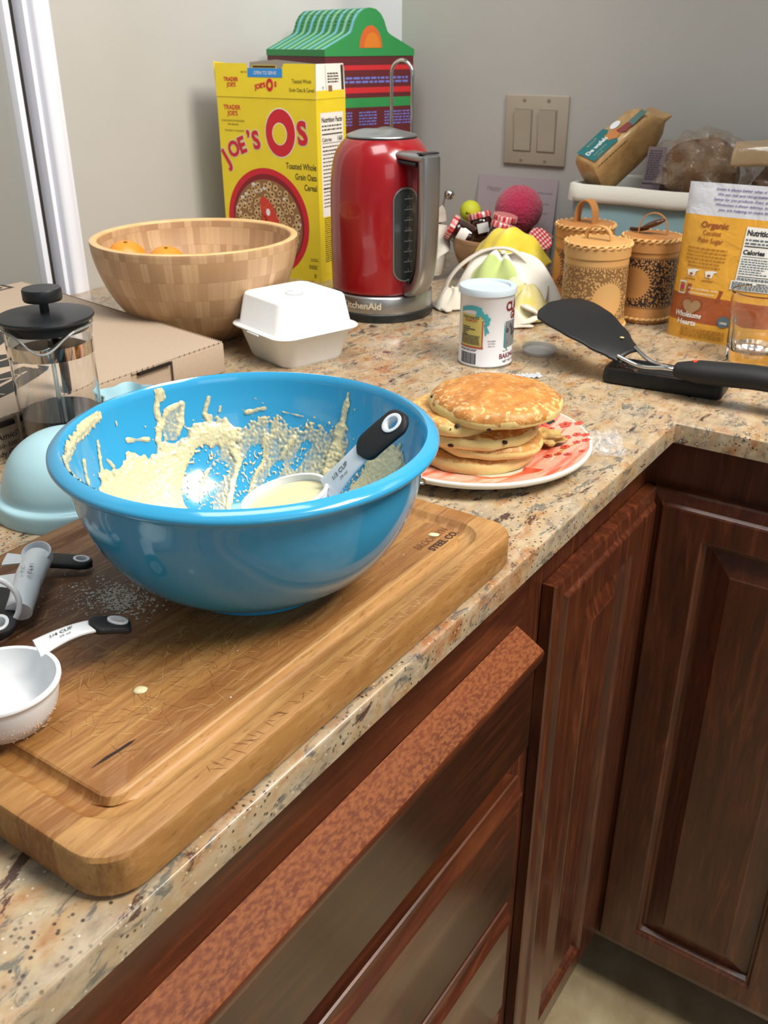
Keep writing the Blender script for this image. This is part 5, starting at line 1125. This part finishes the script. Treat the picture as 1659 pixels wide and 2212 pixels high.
b = MB(); b.box(-.02, .02, -.004, .004, -.03, .03, .001, T=Matrix.Rotation(.12, 4, 'Y')); lone('carton', b, M('rust_brown_carton', '#6f3c22', .6), 'rust brown carton corner sticking up behind the breads at the right edge', 'box', (-.0735, .605, .2150), .2)
# biscuit packet leaning on the loaf
ax_ = Vector((.060, .080, .0800)).normalized(); wx = Vector((.90, -.42, -.12)).normalized(); wx = (wx-ax_*wx.dot(ax_)).normalized(); nz_ = wx.cross(ax_).normalized()
TP = Matrix((wx, ax_, nz_)).transposed().to_4x4(); pk = thing('biscuit_packet', 'kraft brown biscuit packet with a teal label leaning up on the bin', 'packet', (-.3330, .5000, .1730), rot=TP.to_euler())
kraft = M('kraft_foil', '#b8935f', .38, vary=('#8f6c44', 45, .7), coat=.3, bump=(110, .0015))
b = MB(); R = []
for i, (y, w2, h2) in enumerate(((0, .016, .004), (.003, .0265, .026), (.008, .0275, .0315), (.02, .0275, .0335), (.07, .0275, .0335), (.110, .0270, .0310), (.128, .025, .021), (.138, .0235, .006), (.150, .0270, .0012))):
    R.append([(w2*math.copysign(abs(math.cos(2*PI*k/28))**.35, math.cos(2*PI*k/28)), y, h2*math.copysign(abs(math.sin(2*PI*k/28))**.45, math.sin(2*PI*k/28))+.0015) for k in range(28)])
b.loft(R); obj('wrapper', b, kraft, pk, ang=50)
p = Print(plane_T((-.0265, 0, .0352), (1, 0, 0), (0, 1, 0)))
p.rect(.004, .010, .050, .052, 0, 1); p.poly([(.004, .052), (.024, .052), (.016, .066), (.004, .064)], 0, 1); p.poly([(.050, .052), (.050, .058), (.042, .060), (.038, .052)], 0, 1); p.rect(.034, .086, .048, .118, 3, 1)
p.poly([(.020, .054), (.034, .050), (.044, .060), (.042, .076), (.026, .074)], 1, 2); p.poly([(.030, .070), (.040, .068), (.048, .076), (.046, .090), (.034, .090)], 2, 2.5); p.ell(.018, .078, .007, .009, 4, 2)
p.text('De wafels', .0300, .0140, .0085, 4, 3, rot=PI/2, bold=.03, width=.040); p.text('BISCUIT', .0140, .026, .0045, 5, 3, rot=PI/2, width=.020); p.text('met boter', .0400, .018, .0042, 5, 3, rot=PI/2, width=.026); p.text('echte', .0465, .020, .0036, 5, 3, rot=PI/2)
p.T = lambda u, v, k=1: Vector((.0266+.0002*k, v, u+.003)); 
for i in range(6): p.lines(.004+i*.004, .006+i*.004, .01, .01, 1, .001, 6, 1)
for i in range(7):
    y = .012
    while y < (.100 if i < 5 else .07): wl = random.uniform(.002, .007); p.rect(-.012+i*.0056, y, -.0102+i*.0056, y+wl, 6, 1); y += wl+.0012
obj('print', p.mb, [M('teal_label', '#0f6468', .4), M('biscuit_orange', '#b5743c', .5), M('berry_red', '#7b3530', .5), M('grey_teal', '#4d6a68', .5), M('packet_white', '#d8dcdc', .5), M('packet_tan', '#9aa58c', .5), M('packet_brown_ink', '#5c4428', .6)], pk, smooth=False)

# ------------------------------------------------------------------ sugar pouch
pw, ph = .150, .2010; po = thing('sugar_pouch', 'golden stand-up sugar pouch with a silver printed top, behind the drinking glass', 'pouch', (-.1310, .3480, 0))
def pd(z): return .030*max(0, 1-(z/ph)**1.25)+.0012     # half depth
def pfront(u, z, s_=-1):
    x = u+.006*math.sin(z*18)*(.5-u/pw)*0+ (z/ph)*.006; e = abs(2*u/pw-1); d = pd(z)*(max(0, 1-e**3.2))**.5
    return (x, s_*d+.0009*noise.noise(Vector((u*40, z*30, s_)))*min(1, (1-e)*6)-.004*(z/ph), z)
b = MB(); R = []
for j in range(41):
    z = ph*j/40; ring = [pfront(pw*i/40, z, -1) for i in range(41)]+[pfront(pw*(40-i)/40, z, 1) for i in range(1, 40)]; R.append(ring)
b.loft(R); t = NT('golden_foil'); n = t.noise(14, 4); sep = t.n('ShaderNodeSeparateXYZ', {'Vector': t.co()})
z_ = sep.outputs[2]; col = t.mix(t.math('GREATER_THAN', z_, .1610), c('#d39b36'), c('#c3c6ce')); bd_ = t.math('MULTIPLY', t.math('GREATER_THAN', z_, .0235), t.math('LESS_THAN', t.math('ADD', z_, t.math('MULTIPLY', sep.outputs[0], .02)), .0600)); col = t.mix(bd_, col, c('#9a4f28'))
t.P(Base_Color=col, Roughness=.3, Coat_Weight=.5, Coat_Roughness=.12); t.bump(t.noise(26, 4, None, .5, 1.0), .004, .7); obj('pouch', b, t.m, po, ang=60)
def PT(u, v, k=1): x, y, z = pfront(u, v, -1); return Vector((x, y-.00030*k-.0005, z))
p = Print(PT); SM = [M('pouch_brown', '#9c5726', .5), M('pouch_white', '#dcdcd8', .5), M('pouch_violet', '#54468a', .5), M('pouch_black', '#2a2a2c', .5), M('pouch_pink', '#c22a55', .5), M('pouch_grey', '#9a7b5a', .5), M('pouch_slate', '#55636b', .5), M('pouch_rust', '#8e4a26', .5), M('pouch_amber_ink', '#a8701e', .5)]
for i, s_ in enumerate(("Sweet is always better when it\u2019s Wholesome.", 'We use real and recognizable ingredients to', 'better for you products. Every drop, spoonful', 'Wholesome is always delicious. And by choosing', 'you are helping to make life sweeter for')): p.text(s_, .036+(.003 if i in (1, 3) else 0)+(.008 if i == 4 else 0), .1930-.0062*i, .0030, 2, 1, bold=.012, width=.094, shear=.1)
p.text('Organic', .0440, .1465, .0072, 7, 1, align='c', bold=.03, width=.036); p.text('Coconut', .0425, .1370, .0062, 7, 1, align='c', bold=.01, width=.024); p.text('Palm Sugar', .0425, .1275, .0062, 7, 1, align='c', bold=.01, width=.033)
for i in range(6): p.lines(.014+(.004 if i > 3 else 0), .069-(.006 if i > 3 else 0), .1185-i*.0046, .1210-i*.0046, 1, .0016, 8, 1, .05)
for u in (.026, .050): p.poly([(u-.006, .0915), (u+.003, .0930), (u+.011, .0925), (u+.006, .0900), (u+.004, .0835), (u-.004, .0840)], 1, 1); p.ell(u, .0865, .0025, .0018, 0, 2, n=10); p.rect(u-.008, .0790, u+.007, .0805, 8, 1)
p.poly([(.0235, .0595), (.0700, .0545), (.0735, .0690), (.0240, .0735)], 7, 1); p.rect(.0125, .0590, .0215, .0760, 1, 1); p.rect(.0135, .0610, .0205, .0740, 8, 2); p.ell(.0170, .0680, .0026, .0028, 4, 3, n=10)
p.text('For recipes, visit', .0265, .0668, .0026, 1, 2, width=.040); p.text('wholesomesweet.com', .0265, .0615, .0026, 1, 2, width=.036)
hrt = [(.0350+.0128*(.0625*16)*math.sin(a)**3, .0440+.0120*(13*math.cos(a)-5*math.cos(2*a)-2*math.cos(3*a)-math.cos(4*a))/16) for a in np.linspace(0, 2*PI, 40, endpoint=False)]
p.poly([(.0350+(u-.0350)*1.12, .0440+(v-.0440)*1.12) for u, v in hrt], 7, 1.5); p.poly(hrt, 5, 2.2)
p.text('Wholesome', .0330, .0300, .0070, 1, 3, align='c', shear=.2, bold=.02, width=.037); p.text('Hearts', .0330, .0200, .0066, 1, 3, align='c', bold=.03, width=.026); p.ell(.0820, .0300, .0085, .0075, 6, 2); p.text('ORG', .0820, .0270, .0030, 1, 3, align='c', bold=.03)
for i in range(4): p.lines(.026, .090, .0045+.0032*i, .0065+.0032*i, 1, .0018, 8, 1, .1)
p.rect(.0850, .0850, .1400, .1520, 1, 1, 14, 16); p.text('Nutrition Facts', .0870, .1420, .0066, 3, 2, bold=.04, width=.050); p.lines(.087, .138, .1300, .1385, 2, .0020, 6, 2, .2); p.rect(.087, .1280, .139, .1292, 3, 2, 4)
p.text('Calories', .0870, .1185, .0056, 3, 2, bold=.04); p.rect(.087, .1155, .139, .1161, 3, 2, 4); p.lines(.087, .138, .0930, .1140, 7, .0013, 6, 2, .5); p.rect(.087, .0905, .139, .0914, 3, 2, 4); p.lines(.087, .138, .0860, .0895, 2, .0012, 6, 2, .1); p.rect(.0800, .0730, .1400, .0850, 1, 1, 14, 4); p.lines(.082, .138, .0740, .0840, 5, .0013, 6, 2, .1)
obj('print', p.mb, SM, po, smooth=False)

# ------------------------------------------------------------------ drinking glass
gx_, gy_ = .0050, .2700; gl = thing('drinking_glass', 'short faceted clear drinking glass in front of the golden pouch', 'glass', (gx_, gy_, 0))
def facet(a, z): k = max(0, min(1, (.066-z)/.012)) if z > .01 else 1; return 1+.018*k*(abs(math.cos(4.5*a))*2-1)
b = MB(); b.lathe([(0, .001), (.026, .001), (.0290, .0), (.0305, .003), (.0310, .014), (.0315, .028), (.0325, .058), (.0350, .066), (.0360, .0870), (.0352, .0885), (.0343, .0875), (.0335, .067), (.0305, .057), (.0285, .028), (.0265, .018), (.022, .0135), (0, .0120)], 144, wob=lambda a, z: facet(a, z))
obj('tumbler', b, glass_m, gl, ang=30)

# ------------------------------------------------------------------ spoon rest and spatula
sr = thing('spoon_rest', 'black rectangular spoon rest under the spatula, a few food crumbs on it', 'spoon rest', (-.0520, .1125, 0), math.radians(5))
b = MB(); q = [(rrect(2*(.070-d), 2*(.0275-d*.9), max(.002, .010-d*.5), 6), z) for d, z in ((.003, 0), (.0005, .002), (0, .006), (.0012, .0165), (.002, .0180), (.0045, .0180), (.007, .0130), (.009, .0122), (.03, .0118))]
b.loft([[(x, y, z) for x, y in pts] for pts, z in q]); obj('tray', b, black_nylon, sr, ang=40)
b = MB()
for i in range(12): blob(b, -.052+random.uniform(-.012, .022), .004+random.uniform(-.010, .012), .0124, random.uniform(.0012, .0045), .001, seg=8, amp=.5)
obj('food_bits', b, M('brown_food_bits', '#4a3226', .3), sr)['kind'] = 'stuff'
spt = thing('spatula', 'black nylon spatula with wire necks and a soft black handle, lying on the spoon rest', 'spatula', (0, 0, 0))
# blade outline: (along, across) mapped on a curved plane from the neck to the tip
pn, ptp = Vector((-.0945, .0975, .0350)), Vector((-.2290, .1400, .0640)); dl = ptp-pn; side_ = Vector((.30, .95, .18)).normalized(); side_ = (side_-dl.normalized()*side_.dot(dl.normalized())).normalized(); nb = dl.normalized().cross(side_).normalized()
if nb.z < 0: nb = -nb
def blade_half(t): 
    ks_ = [(0, .0185), (.08, .0235), (.25, .0325), (.5, .0400), (.7, .0415), (.85, .0385), (.95, .028), (1.0, .010)]
    for (a, x), (e, g) in zip(ks_[:-1], ks_[1:]):
        if t <= e: q = (t-a)/(e-a); q = q*q*(3-2*q); return x*(1-q)+g*q
    return .010
b = MB(); R = []
for i in range(31):
    t_ = i/30; hw_ = blade_half(t_); ctr = pn+dl*t_+nb*(.010*math.sin(PI*t_))-side_*(.010*(t_-.3)**2*0); row = []
    for k in range(25):
        s_ = -1+2*k/24; row.append(ctr+side_*(s_*hw_+(.012*t_*t_ if s_ > -2 else 0)-.0*t_)-nb*(.004*s_*s_)*(1-t_*.5))
    R.append(row)
b.grid(R); bl_ = obj('blade', b, black_nylon, spt, ang=80); m_ = bl_.modifiers.new('thick', 'SOLIDIFY'); m_.thickness = .0022; m_.offset = 0
b = MB(); ball(b, (0, 0, 0), .0028, 0, 12, 8, (1, .8, .4)); cr = obj('crumb', b, M('pale_crumb', '#c9b27c', .6), spt); cr.location = pn+dl*.16+side_*.012+nb*.0065
hA, hB = Vector((-.0325, .0770, .0330)), Vector((.1150, .0830, .0385))
for s_, m2 in ((-1, 0), (1, 0)):
    b = MB(); st_ = pn+side_*(s_*.0150)+nb*.001+dl.normalized()*.004; mid = st_.lerp(hA, .42)+Vector((0, 0, -.0060)); b.tube(smoothpath([st_, mid, hA+Vector((-.010, s_*.0030, 0)), hA+Vector((.006, s_*.002, 0))], 7), .0024, 12); obj('wire_neck', b, steel, spt)
b = MB(); P_ = smoothpath([hA, hA.lerp(hB, .12), hA.lerp(hB, .35)+Vector((0, 0, .001)), hA.lerp(hB, .6)+Vector((0, 0, .002)), hA.lerp(hB, .85), hB], 6)
rads = [.0075+.0055*min(1, i/8)+(.0015*math.sin(i/30*PI)) for i in range(len(P_))]; rads[0] = .006; rads[-1] = .006; rads[-2] = .0105
b.tube(P_, rads, 24, sq=(1.12, .92)); hn = obj('handle', b, M('soft_black_rubber', '#191a1c', .6), spt)
b = MB(); b.box(-.0045, .0045, -.0035, .0035, -.0008, .0008, .0004); mk = obj('red_mark', b, M('red_logo', '#c8352a', .5), hn); mk.location = hA.lerp(hB, .16)+Vector((0, 0, .0118)); mk.rotation_euler = (0, -.02, .5)

# ------------------------------------------------------------------ bits of clear wrapping
film = NT('clear_film'); film.P(Base_Color=(.9, .9, .89, 1), Roughness=.14, Alpha=.16, Coat_Weight=1.0, Specular_IOR_Level=.8); film = film.m
def crumple(name, label, loc, w_, d_, h, seed, rz, mat=film, n=26):
    P_ = [[Vector(((i/n-.5)*w_*(1+.2*noise.noise(Vector((j*.3, seed, 0)))), (j/n-.5)*d_*(1+.3*noise.noise(Vector((i*.3, seed, 4)))), h*abs(noise.noise(Vector((i*.28+seed, j*.28, 0))))+h*.25*abs(noise.noise(Vector((i*.8, j*.8, seed))))+.0008)) for j in range(n+1)] for i in range(n+1)]
    b = MB(); b.grid(P_); o = lone(name, b, mat, label, 'wrapper', loc, rz); m_ = o.modifiers.new('thick', 'SOLIDIFY'); m_.thickness = .0002; return o
crumple('plastic_wrap', 'crumpled clear plastic wrap scrap lying right of the plate near the worktop edge', (-.042, -.105, .0002), .045, .060, .009, 2, .5)
crumple('wrapper', 'small white translucent wrapper sliver between the can and the pancakes', (-.2030, .0440, .0002), .012, .040, .006, 7, -.9, M('milky_film', '#cdd2d8', .3, alpha=.8))
b = MB(); b.lathe([(0, .0006), (.020, .0006), (.0215, .001), (.023, .006), (.0235, .0065), (.0225, .0068), (.0205, .0022), (0, .0018)], 48)
mf = lone('frosted_disc', b, M('frosted_plastic', '#c4c6c4', .25, alpha=.55, coat=.5), 'small frosted clear plastic lid lying right beside the baking powder can', 'lid', (-.2330, .1480, 0), 0); mf.rotation_euler = (.06, .05, 0)
